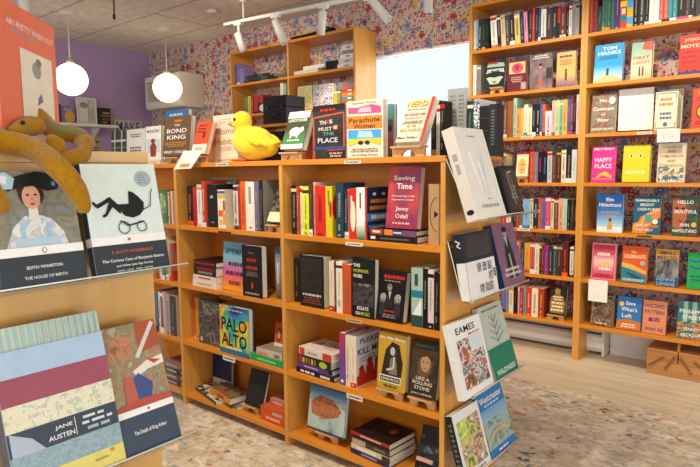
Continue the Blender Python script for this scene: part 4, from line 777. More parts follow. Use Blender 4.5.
row('at the right of the top left island row', ZS[0], YB, 233.4, [(238, 184.8, 'grey', '#c4beb4', 'charcoal'), (240.8, 185.5, 'red', '#b5302a', 'black'), (246, 181.4, 'orange', '#e0611f', 'rust'), (255, 181.8, 'white', '#ece4d6', None, [('r', .35, .55, .65, .9, '#9c948a'), ('e', .5, .06, .12, .02, '#2a2a2a')]), (259.3, 181.5, 'lilac', '#6d6a86'), (262.3, 180, 'black', '#26201c', 'gold', None, 0, dict(cov='#8d8a84', w=.16))], group='upright books on the top row of the left island bay')
easel('small wooden stand under the striped cover at the right of the top left island row', 274, ZS[0], YI+.03, .075, .04)
face('book with a black and grey striped cover and cream foot, next to the duck-side upright', 267, 280, ZS[0]+.035, YI+.015, (271.5, 188), .03, '#2a2522', sp='#1a1716', lean=26, hmax=.2, front=[('r', 0, .28, 1, 1, NM(['#1c1816', '#6d6258', '#211c19', '#8a7f72'], 18, 2.5, (1, 1, 2.5), hard=True)), ('r', 0, 0, 1, .28, '#e9dfba')])
z = ZS[1]
for i, (tt, cov, sp_, lab, spn) in enumerate(((.034, '#e0d5c2', '#e4dac8', 'cream-spined book at the bottom of the flat pile, second left island row', [('r', .35, .2, .6, .8, '#b9a890')]),
        (.026, '#e6ddcf', '#ddd0c0', 'white-spined book second from the bottom of the pile, second left island row', [('r', .35, .25, .65, .75, '#b5463a')]),
        (.048, '#241a1a', '#2a1c1c', 'thick black book with red and white spine squares in the second left row', [('r', .55, .1, .85, .85, '#7a2424'), ('r', .2, .15, .45, .8, '#8a7a70')]),
        (.026, '#231718', '#3a1c1e', 'black book with a red stripe on top of the pile, second left row', [('r', .4, .05, .65, .95, '#a02c2c')]))):
    z = flat(lab, 193.5-(1.2, .8, 0, .3)[i], 217-(0, .3, .6, .5)[i], z, YI+.012, tt, .16, cov, sp_, spn, yaw=-2, group='flat pile on the second left island row')
face('book shading from blue through pink to orange with black capitals', 222.2, 247, ZS[1], YI+.042, (221.5, 241.2), .018, '#6fa9c4', sp='#b04a78', lean=5, hmax=.265, front=[
 ('g', 0, 0, 1, 1, ['#e59a2c', '#e2783f', '#d9538a', '#b978a6', '#79aec2', '#6fb0cc', '#7fb6cc']), ('t', 'AFTERMATH', .5, .8, .86, .12, '#20252c'), ('b', .5, .48, .62, .7, 1, '#3a3550'), ('b', .5, .29, .43, .75, 1, '#4a2f50'), ('b', .5, .09, .23, .6, 1, '#7a2c2c')])
face('thick black hardcover with red title lines and a small red emblem', 243, 262.6, ZS[1], YI+.004, (241.5, 244.7), .035, '#1c1715', lean=0, hmax=.26, front=[
 ('b', .5, .66, .78, .66, 1, '#a03228'), ('b', .5, .51, .63, .76, 1, '#a03228'), ('b', .5, .4, .5, .65, 3, '#7a706a'), ('b', .5, .84, .88, .3, 1, '#8a5a30'), ('p', [(.45, .16), (.58, .18), (.55, .3), (.46, .27)], '#b5392c'), ('b', .5, .04, .1, .7, 1, '#a89e94')])
row('on the second left island row beside the middle upright', ZS[1], YB+.03, 275.2, [(280.2, 247.5, 'blue', '#6a7488', None, [('g', 0, 0, 1, 1, ['#5a4a42', '#8a7a70', '#9aa6b8', '#4f6496']), ('r', .35, .3, .6, .7, '#cfd2d6')])])
row('on the third row of the left island bay', ZS[2], YI+.062, 193.5, [(195.3, 297, 'orange', '#d9641f'), (200.5, 298, 'gold', '#cf9a35', 'red')], depth=.12)
face('grey and black smoky photo book behind the rainbow cover', 199.5, 228, ZS[2], YI+.034, (199, 299), .02, '#34302e', lean=1, hmax=.25, front=[('r', 0, 0, 1, 1, NM(['#221f1e', '#5d5650', '#2f2b29', '#8a8078', '#3a3532'], 9, 2)), ('r', .05, .05, .12, .14, '#d9d2c8')])
face('rainbow patchwork book with two huge black words on the third left island row', 220.3, 249.2, ZS[2], YI+.002, (219.5, 304), .028, '#3f7f9a', lean=1, hmax=.27, front=[
 ('r', 0, 0, 1, 1, NM(['#2f2a6a', '#2f86c0', '#3fae7a', '#d9d02f', '#e2702c', '#c92f6a', '#3f5fae'], 5.5, 2.5, lo=.3, hi=.7)), ('r', 0, 0, 1, .1, '#2f6f8a'), ('t', 'PALO', .5, .62, .86, .27, '#131216'), ('t', 'ALTO', .5, .3, .86, .27, '#131216'), ('b', .5, .1, .16, .7, 1, '#e9e2c0'), ('b', .5, .9, .95, .8, 1, '#a9b0c8')])
z = flat('bright green book lying flat at the right of the third left island row', 251.5, 284, ZS[2], YI+.006, .032, .16, '#2f9a58', '#27a052', spine=[('r', .35, .2, .6, .8, '#8fd0a2')], yaw=-1, dx=-.006)
z = flat('grey-white book with orange marks lying on the green one', 257, 283, z, YI+.01, .034, .15, '#8a7f72', '#c4b8a2', spine=[('r', .1, .55, .5, .95, '#d98a5c'), ('r', .2, .1, .6, .3, '#8a6a5a')], yaw=-1, dx=-.004)
face('small orange and red card cover standing on the grey-white book', 274, 282.5, z, YI+.075, (274, 319), .012, '#c9502a', lean=8, hmax=.11, hard=False, front=[('r', 0, 0, 1, .14, '#e9dfc6'), ('e', .5, .5, .28, .3, '#7a3a24'), ('e', .5, .5, .18, .18, '#d99a4a')])
# lowest left
row('on the lowest left island shelf', ZS[3], YI+.15, 206, [(206.2, 360, None)])
face('navy blue book standing at the back of the lowest left island shelf', 213, 231, ZS[3], YI+.172, (211, 352), .022, '#1f2a55', xmin=-2.6, lean=3, hmax=.25, front=[('r', 0, 0, 1, .24, '#d9d4c6'), ('p', [(.3, .0), (.7, .0), (.5, .2)], '#5a6a4a')])
z = flat('black and cream blotched magazine lying at the left of the lowest left shelf', 190, 222, ZS[3], YI+.025, .018, .11, NM(['#1d1a18', '#d9cfbf', '#2a2522', '#e3dac9'], 16, 2, hard=True), '#4a423a', yaw=-14, dx=.0, hard=False)
flat('thick book with an orange spine and wide white page edge on the lowest left shelf', 206, 234, z, YI+.03, .035, .105, '#4a5a48', '#d98a2c', spine=[('r', .3, .3, .7, .6, '#8a4a1c')], front=[('r', 0, 0, 1, 1, NM(['#2f3f3a', '#6a7a5a', '#a0503a', '#2a2a35'], 14))], yaw=-12)
flat('blue-grey picture magazine lying at the front of the lowest left shelf', 227, 239, ZS[3], YI+.03, .014, .10, NM(['#4a6a80', '#b9785a', '#2f4a60', '#cfc8b8'], 16, 1.5), '#5a7286', yaw=-12, hard=False)
easel('small wooden stand under the black leaning cover on the lowest left shelf', 251, ZS[3], YI+.045, .11, .045)
face('black cover leaning far back on a stand, lowest left island shelf', 244.5, 262, ZS[3]+.039, YI+.03, (252, 368), .02, '#1d1817', sp='#2a2220', lean=17, hmax=.235, front=[('b', .5, .1, .2, .5, 1, '#6a4a2c'), ('r', .06, .04, .94, .96, '#221c1a')])
z = flat('orange-red thick book lying flat at the right of the lowest left shelf', 261.5, 286, ZS[3], YI+.02, .07, .15, '#c9562c', '#d0532a', spine=[('r', .2, .2, .4, .8, '#e9a58a'), ('r', .6, .1, .8, .5, '#b5b0a8')], yaw=-1, dx=-.006)
flat('pinkish small book lying on top of the thick orange-red one', 271, 286, z, YI+.06, .03, .12, '#c98a7a', '#c2776a', spine=[('r', .3, .2, .6, .8, '#e0c0b5')], yaw=-2, dx=-.006)
# far left bay, glimpsed past the display
row('on the top row of the leftmost island bay', ZS[0], YB, 160, [(167.5, 190, 'green', '#4a7a45', None, [('r', .1, .3, .9, .9, NM(['#2f5a2c', '#8aa86a', '#cfd0b0'], 20)), ]), (169.5, 192, 'cream'), (171, 191, 'red', '#b5402c'), (172.6, 191, 'cream', '#dfd0b5', 'rust')])
row('on the second row of the leftmost island bay', ZS[1], YB, 156, [(159, 240, 'rust'), (162, 238, 'cream'), (165, 242, 'teal'), (168, 237, 'gold', '#c49a3c'), (170.5, 240, 'cream', '#cbb894'), (173, 243, 'red', '#b5402c')])
row('on the third row of the leftmost island bay', ZS[2], YB, 153, [(156, 292, 'red', '#b5403a'), (158.5, 291, 'blue', '#5a6f9a'), (161, 292, 'cream'), (163.5, 291, 'maroon', '#8a3a4a', 'white'), (166, 292, 'lilac', '#c0b0b8'), (170, 294, 'grey', '#a39a90'), (176, 296, 'charcoal', '#4a4540', None, None, 0, dict(cov='#c9bfb0'))])
z = ZS[3]
for i, (tt, c) in enumerate(((.03, '#2c2624'), (.035, '#5a4a44'), (.03, '#3a2a28'), (.03, '#8a6a60'))):
    z = flat(['black book at the bottom of', 'grey-brown book second in', 'dark brown book third in', 'dusty pink book on top of'][i] + ' the flat pile in the leftmost island bay', 163.5, 180, z, YI+.03, tt, .15, c, c, spine=[('r', .3, .2, .6, .8, '#b5a89a')], group='flat pile in the leftmost island bay')

# ------------------------------------------------------------------ on top of the island
YT = YI + .03
easel('wooden stand under the brown cover with white capitals on the island top', 173.5, ZI, YT+.02, .13, .04)
face('brown hardcover with large white capitals and orange words on a wooden stand', 162.5, 188.5, ZI+.035, YT, (165, 117.5), .035, '#6b5238', lean=7, front=[
 ('b', .55, .84, .92, .36, 1, '#d98a3a'), ('t', 'THE', .5, .77, .22, .055, '#e9dcc4'), ('t', 'BOND', .5, .63, .76, .11, W_), ('t', 'KING', .5, .47, .7, .11, W_), ('b', .5, .22, .36, .8, 3, '#c98a3c'), ('t', 'MARY CHILDS', .5, .1, .86, .07, W_)])
face('blue-topped book standing behind the brown cover on the island', 167, 190, ZI, YT+.15, (166, 111), .03, '#2f72a8', lean=0, hmax=.3, front=[('p', [(.7, .97), (.85, .97), (.8, 1), (.72, 1)], '#c23a3a'), ('b', .5, .8, .95, .7, 2, '#bcd2e2')])
easel('wooden stand under the orange-red leaning cover beside the duck', 200.5, ZI, YT+.02, .1, .04)
face('orange-red leaning cover with dark lettering, a small dark figure and white band', 190.8, 205, ZI+.035, YT-.0, (194.5, 122), .03, '#e2552f', lean=18, hmax=.25, front=[
 ('r', 0, 0, 1, .3, '#ecdccb'), ('b', .45, .62, .92, .7, 3, '#8a2f24'), ('p', [(.55, .48), (.72, .5), (.7, .6), (.6, .6)], '#3a2a28'), ('e', .64, .63, .06, .04, '#3a2a28'), ('b', .5, .1, .2, .6, 2, '#a8978a')])
face('cream hardcover with thin gold title letters partly hidden by the duck', 213.5, 238, ZI, YT+.10, (211.5, 116), .03, '#e6d9c0', lean=2, hmax=.27, front=[
 ('t', 'An Easy &', .5, .9, .45, .03, '#8a8072'), ('t', 'Proven Way', .5, .84, .5, .03, '#8a8072'), ('t', 'Atomic', .5, .66, .86, .13, '#b98f4a'), ('t', 'Habits', .46, .44, .8, .13, '#b98f4a'), ('b', .5, .24, .34, .7, 3, '#b9a98c'), ('t', 'James Clear', .5, .05, .6, .04, '#6a6258')])
easel('wooden stand under the green pig cover on the island top', 291, ZI, YT+.02, .12, .04)
face('green cover with a white pig and white band, leaning beside the duck', 280.5, 302, ZI+.035, YT, (290, 112.5), .035, '#3a4a34', lean=None, hmax=.24, front=[
 ('r', 0, .82, 1, 1, '#eae6da'), ('g', 0, .12, 1, .5, ['#3f8a4f', '#4a7a4a', '#4a4a38']), ('r', 0, .0, 1, .12, '#e9e4d8'), ('t', "LIAR'S POKER", .5, .76, .86, .08, W_), ('e', .5, .45, .27, .12, '#dfe0d4'), ('e', .78, .5, .1, .07, '#dfe0d4'), ('r', .3, .28, .37, .42, '#dfe0d4'), ('r', .6, .28, .67, .42, '#dfe0d4'), ('p', [(.78, .56), (.84, .6), (.83, .53)], '#dfe0d4'), ('b', .5, .18, .26, .7, 1, '#cfe0cf')])
face('orange paperback half hidden behind the green pig cover', 296, 312, ZI, YT+.13, (297, 136), .02, '#e0631f', lean=3, hmax=.2, front=[('b', .5, .4, .6, .6, 2, '#f0c090')])
face('black book with multicoloured scattered title letters in an orange frame', 313.5, 345.3, ZI, YT+.02, (311.5, 106.5), .03, '#211e1d', lean=None, hmax=.27, front=[
 ('r', 0, 0, 1, .9, NM(['#1c1a1a', '#2c2a2a', '#3a3434'], 10)), ('l', [(.03, .0), (.03, .78), (.97, .84), (.97, .0)], .035, '#d05a2c'), ('t', 'TH', .32, .68, .2, .07, W_), ('t', 'I', .47, .69, .05, .07, '#d9403a'), ('t', 'S', .58, .69, .11, .07, W_), ('t', 'MUST', .4, .56, .42, .07, '#d9d2c4'), ('e', .72, .58, .08, .05, '#d9532c'), ('t', 'BE', .72, .58, .1, .05, W_), ('t', 'THE', .5, .47, .34, .06, '#5fae8a'), ('t', 'PLACE', .48, .35, .62, .09, '#cfd6de'), ('r', .0, .18, 1, .23, '#3a4f80'), ('r', .45, .0, 1, .16, '#2a2424'), ('l', [(.45, .16), (1, .17)], .02, '#c9452c'), ('b', .72, .03, .13, .45, 2, '#b9aea0'), ('b', .5, .86, .95, .5, 1, '#b5352c')])
face('cream cover with pink, orange and blue torn bands and a black serif title', 347, 383.3, ZI, YT+.02, (345.8, 102), .03, '#e9dfc8', lean=None, hmax=.3, front=[
 ('t', 'Elizabeth Winder', .5, .955, .7, .035, '#4a4238'), ('p', [(.05, .78), (.95, .76), (.95, .87), (.7, .92), (.3, .88), (.05, .9)], '#e4568a'), ('p', [(.3, .8), (.7, .79), (.66, .88), (.4, .87)], '#f0b9c6'), ('p', [(.02, .52), (.98, .5), (.98, .72), (.02, .74)], '#e98a3a'), ('t', 'Parachute', .5, .66, .84, .09, '#1f1a18'), ('t', 'Women', .5, .555, .6, .085, '#1f1a18'), ('p', [(.05, .34), (.95, .32), (.95, .48), (.05, .5)], '#4aa3d9'), ('p', [(.3, .36), (.75, .35), (.7, .46), (.35, .48)], '#a5d3ea'), ('p', [(.05, .22), (.5, .3), (.95, .22), (.95, .34), (.05, .34)], '#e9c93a'), ('e', .4, .27, .07, .035, '#2f2a26'), ('e', .58, .27, .07, .035, '#2f2a26'), ('b', .5, .1, .18, .8, 2, '#8a8072'), ('t', 'the Rolling Stones', .5, .055, .72, .04, '#2a2420')])
face('blue-green and pink blended cover peeping out right of the banded cream one', 376, 393.5, ZI, YT+.12, (376, 105.5), .025, '#4f8a8c', lean=0, hmax=.29, front=[('g', 0, 0, 1, 1, ['#5a8a6a', '#c96a7a', '#c27a86', '#4f8a80', '#5a9ab0']), ('e', .8, .55, .12, .07, '#3a5a80')])
easel('wooden stand under the leaning cream comic-lettered cover on the island top', 408, ZI, YT+.01, .14, .045)
face('cream leaning cover with yellow and red comic letters and a red fore-edge band', 395, 422.5, ZI+.039, YT-.006, (408.5, 99), .03, '#e2dac2', lean=None, hmax=.27, front=[
 ('r', .88, 0, 1, 1, '#d9402f'), ('t', 'NERD', .44, .85, .74, .13, '#7a1f1a'), ('t', 'NERD', .42, .865, .74, .13, '#e6c02f'), ('b', .44, .7, .76, .7, 1, '#9a8a7a'), ('t', 'IN FANDOM', .44, .61, .74, .065, '#b5392c'), ('t', 'FROM THIS', .42, .53, .6, .035, '#8a8072'), ('t', 'UNIVERSE', .44, .43, .72, .075, '#a8322a'), ('t', 'TO THE', .44, .34, .34, .05, '#5a6a3a'), ('t', 'MULTIVERSE', .44, .25, .72, .07, '#c9a03a'), ('t', 'Maya Phillips', .42, .08, .72, .06, '#4a4238')])
row('on the island top right of the comic-lettered book', ZI, YI+.215, 430, [(435.6, 100, 'dark green', '#18302c', 'gold', None, 0, dict(front=[('l', [(.2, .2), (.4, .5), (.3, .8)], .04, '#8a7a3a')])), (439.5, 105, 'white', '#ecebe6', None, []), (444.5, 101, 'black', '#25221c')], depth=.06)
face('tall grey book with faint columns of print standing behind the island end', 447.5, 466, ZI, 2.06, (447.5, 89.5), .03, '#9a9a98', lean=0, hmax=.36, hard=False, front=[('r', .0, 0, 1, 1, '#a3a3a1'), ('b', .27, .1, .92, .36, 14, '#7e7e7d'), ('b', .73, .1, .92, .36, 14, '#7e7e7d')])
row('on the back edge of the island top', ZI, 2.03, 466.2, [(472.5, 101, 'dark green', '#1c3a36', None, []), (478.5, 99, 'white', '#cdd3d6', 'red', [('r', 0, 0, 1, 1, NM(['#dfe2e2', '#3a4f6a', '#e3e3df', '#b5483a'], 40, 1, hard=True))]), (488.5, 106, 'black', '#1a1a1c', 'charcoal', [('r', .1, .75, .9, .77, '#3a3a3e'), ('r', .1, .5, .9, .52, '#3a3a3e'), ('r', .1, .25, .9, .27, '#3a3a3e')], 0, dict(w=.06)), (496, 104, 'charcoal', '#26292e', 'silver', [('b', .5, .2, .9, .5, 12, '#6a6e74')], 0, dict(w=.06))], depth=.13)
face('white cover with a red figure and black heading on the island top', 145.5, 161, ZI+.022, YT+.02, (144.8, 127), .025, '#dfdcd6', lean=3, hmax=.27, front=[('t', 'MONSTERS', .5, .85, .8, .09, '#23211f'), ('r', .08, .22, .92, .62, '#b9cbd0'), ('p', [(.35, .1), (.68, .1), (.72, .4), (.6, .5), (.42, .5), (.3, .38)], '#8a3a2c'), ('e', .5, .56, .12, .07, '#8a3a2c'), ('l', [(.36, .56), (.44, .6)], .05, '#8a3a2c'), ('l', [(.56, .6), (.66, .56)], .05, '#8a3a2c')])
flat('cream book lying flat beneath the white cover with the red figure', 147, 160.4, ZI, YT, .021, .11, '#dfcdb5', '#e0c4ae', spine=[('r', .35, .2, .6, .8, '#c99a86')], yaw=0)
face('white paperback with grey lettered lines, left of the red figure cover', 127, 145, ZI, YT+.06, (126.5, 130), .02, '#dcd6ce', lean=3, hmax=.26, front=[('b', .5, .76, .88, .6, 2, '#5a5650'), ('b', .5, .36, .52, .8, 2, '#4a4640'), ('b', .5, .1, .2, .6, 1, '#7a756e')])
face('dark green and white plaid cover beside the white paperback', 111.5, 126, ZI, YT+.08, (111, 131.5), .02, '#3a463c', lean=3, hmax=.26, front=[('r', .2, 0, .28, 1, '#b9bdb0'), ('r', .68, 0, .76, 1, '#b9bdb0'), ('r', 0, .68, 1, .74, '#c9cbbd'), ('r', 0, .5, 1, .53, '#8a9484'), ('r', 0, .25, 1, .31, '#c9cbbd')])
def tag_card():
    # white card hanging over the island edge from the stand
    a = onY(184, 151, YI-.01); b_ = onY(203, 150.5, YI-.01); c = onY(191, 168.5, YI-.045); d_ = onY(174, 169.5, YI-.045)
    mb = MB(); up = Vector((0, -.0006, .0006)); m = M('#ece8e0', .6)
    A = [a, b_, c, d_]; vs = [p for p in A] + [p+up for p in A]
    mb.geo(vs, [(0, 1, 2, 3), (7, 6, 5, 4), (0, 4, 5, 1), (1, 5, 6, 2), (2, 6, 7, 3), (3, 7, 4, 0)], m)
    def q(s, t): return (a*(1-s)+b_*s)*(1-t) + (d_*(1-s)+c*s)*t + up*1.6
    mb.poly([q(.25, .72), q(.8, .72), q(.8, .92), q(.25, .92)], M('#c98f45'))
    tag(mb.build('bookmark_card'), 'white card with a tan printed square sticking out over the island edge', 'card')
tag_card()

# ------------------------------------------------------------------ toy duck
def blob(name, balls, mat, voxel, parent, smooth=8):
    """one continuous plush skin over overlapping ellipsoids (centre, radii, rotation)"""
    mb = MB()
    for c, r, *ro in balls:
        X = T(*c) @ (ro[0].to_4x4() if ro else Matrix()) @ Matrix.Diagonal((*r, 1))
        mb.lathe([(max(.001, math.sin(PI*k/12)), -math.cos(PI*k/12)) for k in range(13)], mat, 18, X=X)
    o = mb.build(name, parent)
    r = o.modifiers.new('skin', 'REMESH'); r.mode = 'VOXEL'; r.voxel_size = voxel; r.use_smooth_shade = True
    s = o.modifiers.new('soft', 'SMOOTH'); s.factor = .5; s.iterations = smooth
    return o
def plush(col, dark, scale=90):
    m, nt, b = newmat('plush_fur'); tc = node(nt, 'ShaderNodeTexCoord'); nz = node(nt, 'ShaderNodeTexNoise', i_Scale=float(scale), i_Detail=5.)
    nt.links.new(tc.outputs['Object'], nz.inputs['Vector']); nt.links.new(mix(nt, nz.outputs['Fac'], dark, col), b.inputs['Base Color'])
    bp = node(nt, 'ShaderNodeBump', i_Strength=.7, i_Distance=.004); nt.links.new(nz.outputs['Fac'], bp.inputs['Height']); nt.links.new(bp.outputs[0], b.inputs['Normal'])
    b.inputs['Roughness'].default_value = .95; b.inputs['Sheen Weight'].default_value = .25; b.inputs['Specular IOR Level'].default_value = .15
    return m
def duck():
    Y = YI+.075
    c = onY(254, 143, Y); root = thing('toy_duck', 'yellow plush toy duck with orange feet sitting on top of the island bookcase', 'toy', (c.x, Y, ZI))
    root.rotation_euler = (0, 0, math.radians(14))
    k = 1.0
    body = [((0.0, 0, .082), (.1, .08, .079)), ((-.05, 0, .095), (.062, .06, .065)), ((.05, 0, .07), (.075, .062, .052), roty(math.radians(12)).to_3x3()), ((-.058, 0, .145), (.036, .036, .045)), ((-.062, 0, .188), (.047, .045, .047)), ((-.072, 0, .178), (.043, .042, .034)), ((.115, 0, .077), (.035, .03, .013), roty(math.radians(-18)).to_3x3())]
    yl = plush('#f7de3c', '#e3c42a')
    blob('body', body, yl, .006, root, 6)
    for s in (-1, 1): blob('wing', [((.045, s*.07, .1), (.06, .014, .03), roty(math.radians(22)).to_3x3()), ((.09, s*.064, .08), (.035, .01, .014), roty(math.radians(28)).to_3x3())], yl, .005, root, 4)
    org = plush('#e8a05a', '#d98a45'); blob('bill', [((-.112, 0, .177), (.03, .02, .009)), ((-.108, 0, .17), (.022, .018, .008)), ((-.128, 0, .177), (.014, .022, .006))], org, .004, root, 3)
    of = plush('#e0642c', '#c9501f')
    for s in (-1, 1): blob('foot', [((-.05, s*.035, .0075), (.035, .014, .007)), ((-.075, s*.02, .007), (.022, .011, .0065)), ((-.078, s*.048, .007), (.022, .011, .0065)), ((-.084, s*.034, .007), (.022, .011, .0065))], of, .0035, root, 2)
    for s in (-1, 1): b = MB(); b.lathe([(max(.0003, .0075*math.sin(PI*q/8)), -.0075*math.cos(PI*q/8)) for q in range(9)], M('#15110f', .1), 14, X=T(-.074, s*.0415, .193)); b.build('eye', root)
duck()

# ------------------------------------------------------------------ books in the holders on the island end
XE = XC + .02 + .001
HG = 'clear book holders on the island end'
for lab, zl, xl, y0, y1, hb, tb in (('topmost clear holder on the island end, with the white and black books', 1.07, -.872, 1.755, 2.2, .2, .047), ('second clear holder down on the island end', .785, -.925, 1.77, 2.24, .2, .033),
        ('third clear holder down on the island end, with the red-title book', .45, -.915, 1.765, 2.2, .22, .03), ('lowest clear holder on the island end, with the blue guide', .15, -.92, 1.765, 2.2, .2, .03)):
    holder(lab, XE, y0, y1, zl, xl, hb, HG, tb)
GE = 'books shown on the island end'
def pb(*a, **k): k.setdefault('group', GE); r, ang = panel_book(*a, **k); print('lean', a[0][:30], round(math.degrees(ang), 1)); return r
pb('very large white book with pale grey letter strokes in the top island-end holder', -.872, 1.072, 479, 507, 0, (452.5, 126.4), .045, '#e6e3da', sp='#d3cbc0', front=[
 ('l', [(.28, .72), (.42, .25)], .06, '#f6f8f8'), ('l', [(.42, .25), (.5, .62)], .05, '#d8dcdc'), ('l', [(.5, .62), (.58, .25)], .06, '#f6f8f8'), ('l', [(.58, .25), (.66, .72)], .05, '#d2d8d8'), ('b', .56, .19, .22, .14, 1, '#a9a8a2'), ('b', .54, .1, .16, .66, 1, '#a9a8a2'), ('b', .5, .89, .915, .35, 1, '#9a9a94')],
 spine=[('r', .3, .64, .7, .72, '#a39d95'), ('r', .35, .5, .65, .61, '#a39d95'), ('e', .5, .09, .3, .028, '#1d1c1c')])
pb('small black book with white line drawing beside the large white one', -.872, 1.072, 511.5, 524.5, 0, (500.5, 165.6), .03, '#2a2726', sp='#23252b', front=[('r', .08, .08, .92, .92, NM(['#221f1e', '#35302e'], 10)), ('l', [(.3, .85), (.38, .5), (.55, .2)], .03, '#b9b5ae'), ('l', [(.45, .85), (.6, .6), (.75, .25)], .025, '#a5a19a'), ('l', [(.3, .85), (.62, .88)], .03, '#c9c5bd'), ('b', .5, .3, .6, .4, 4, '#8a867f')])
pb('book with a charcoal top half and white lower half of small portrait photos', -.925, .787, 471, 499, 0, (461, 233.7), .035, '#e9e8e6', sp='#24262c', front=[('r', 0, .56, 1, 1, '#2c2e35'), ('r', .1, .62, .9, .95, NM(['#2a2c33', '#35373f'], 14))] + [('r', x, zz, x+.13, zz+.13, NM(['#2a2826', '#8a8580', '#d9d6d0'], 60)) for x, zz in ((.36, .38), (.54, .38), (.72, .38), (.72, .22), (.88, .25), (.36, .06), (.54, .06), (.7, .06))],
 spine=[('r', 0, 0, 1, .56, '#dcdbd8'), ('l', [(.2, .9), (.7, .86), (.3, .82), (.7, .78)], .12, '#d9d9d9')])
pb('book with a dark figure on a red and blue floral ground, navy spine', -.925, .787, 505, 526, 0, (490.5, 225.5), .03, '#7a4a56', sp='#24335e', front=[('r', 0, 0, 1, 1, NM(['#6a2a38', '#a85560', '#4a6a9a', '#8a3a46', '#a87078'], 34, 1.2)), ('p', [(.3, .12), (.75, .12), (.7, .5), (.62, .78), (.45, .8), (.34, .5)], '#1f2024'), ('e', .5, .86, .1, .06, '#b9a08a'), ('e', .5, .9, .12, .05, '#23201f'), ('p', [(.42, .78), (.56, .8), (.5, .6)], '#9ac4ae'), ('l', [(.52, .1), (.5, .5)], .06, '#9ac4b4'), ('b', .5, .14, .3, .8, 2, '#d9c9c4')])
pb('white book with red title and a photo of a plant-filled room', -.915, .452, 465, 494, 0, (448.5, 325.6), .028, '#e9e8e6', sp='#dddcd8', front=[('t', 'EAMES', .46, .88, .62, .09, '#1d1c1c'), ('b', .7, .77, .81, .4, 1, '#c2302c'), ('r', .12, .1, .92, .76, NM(['#1f2a24', '#3f6a4a', '#c95a3a', '#dfe3e2', '#2a2d30', '#8fa0a0'], 18, 1.4)), ('r', .5, .55, .92, .76, '#d3dcde')])
pb('grey-green book with a leaf drawing and a deep green foot band', -.915, .452, 496, 518, 0, (476.5, 309), .022, '#b9c4b8', sp='#aab5aa', front=[('b', .5, .91, .96, .75, 1, '#6a7a6c'), ('l', [(.5, .45), (.5, .88)], .02, '#6f8472')] + [('l', [(.5, .48+k*.09), (.22+k*.04, .58+k*.09)], .018, '#6f8472') for k in range(4)] + [('l', [(.5, .48+k*.09), (.78-k*.04, .58+k*.09)], .018, '#6f8472') for k in range(4)] + [('r', 0, 0, 1, .42, '#1f7a60'), ('t', 'WILDNESS', .5, .08, .8, .07, '#cfe3d8')])
pb('book with a black spine and a photo of a garden with flowers', -.92, .15, 466.5, 491.5, 0, (451, 417), .028, '#dfe0de', sp='#1d1d1f', front=[('r', .1, .1, .92, .86, NM(['#2a3a24', '#6a8a3a', '#c9d37a', '#d98a7a', '#3a4f60', '#dfe3da'], 20, 1.4)), ('r', .1, .6, .5, .86, NM(['#6f8f3a', '#b9cf5a', '#e3e8a0'], 30)), ('b', .5, .02, .08, .6, 1, '#8a8a88')], spine=[('b', .5, .2, .9, .6, 9, '#6a6a6c')])
pb('blue guide book with white title and a photo of green hills', -.92, .15, 492.5, 516, 0, (475, 396), .014, '#2f78b8', hard=False, front=[('t', 'Westchester', .5, .86, .86, .1, W_), ('b', .5, .74, .79, .8, 1, '#bcd6ea'), ('r', 0, .12, 1, .7, NM(['#4a6a5a', '#8aa09a', '#9fb4bc', '#5a7a70'], 14, 1.5)), ('g', 0, .55, 1, .72, ['#8fb0c4', '#6a9fc8']), ('l', [(.05, .24), (.35, .34), (.7, .33), (.95, .26)], .05, '#c9b46a'), ('b', .5, .03, .08, .5, 1, W_)])

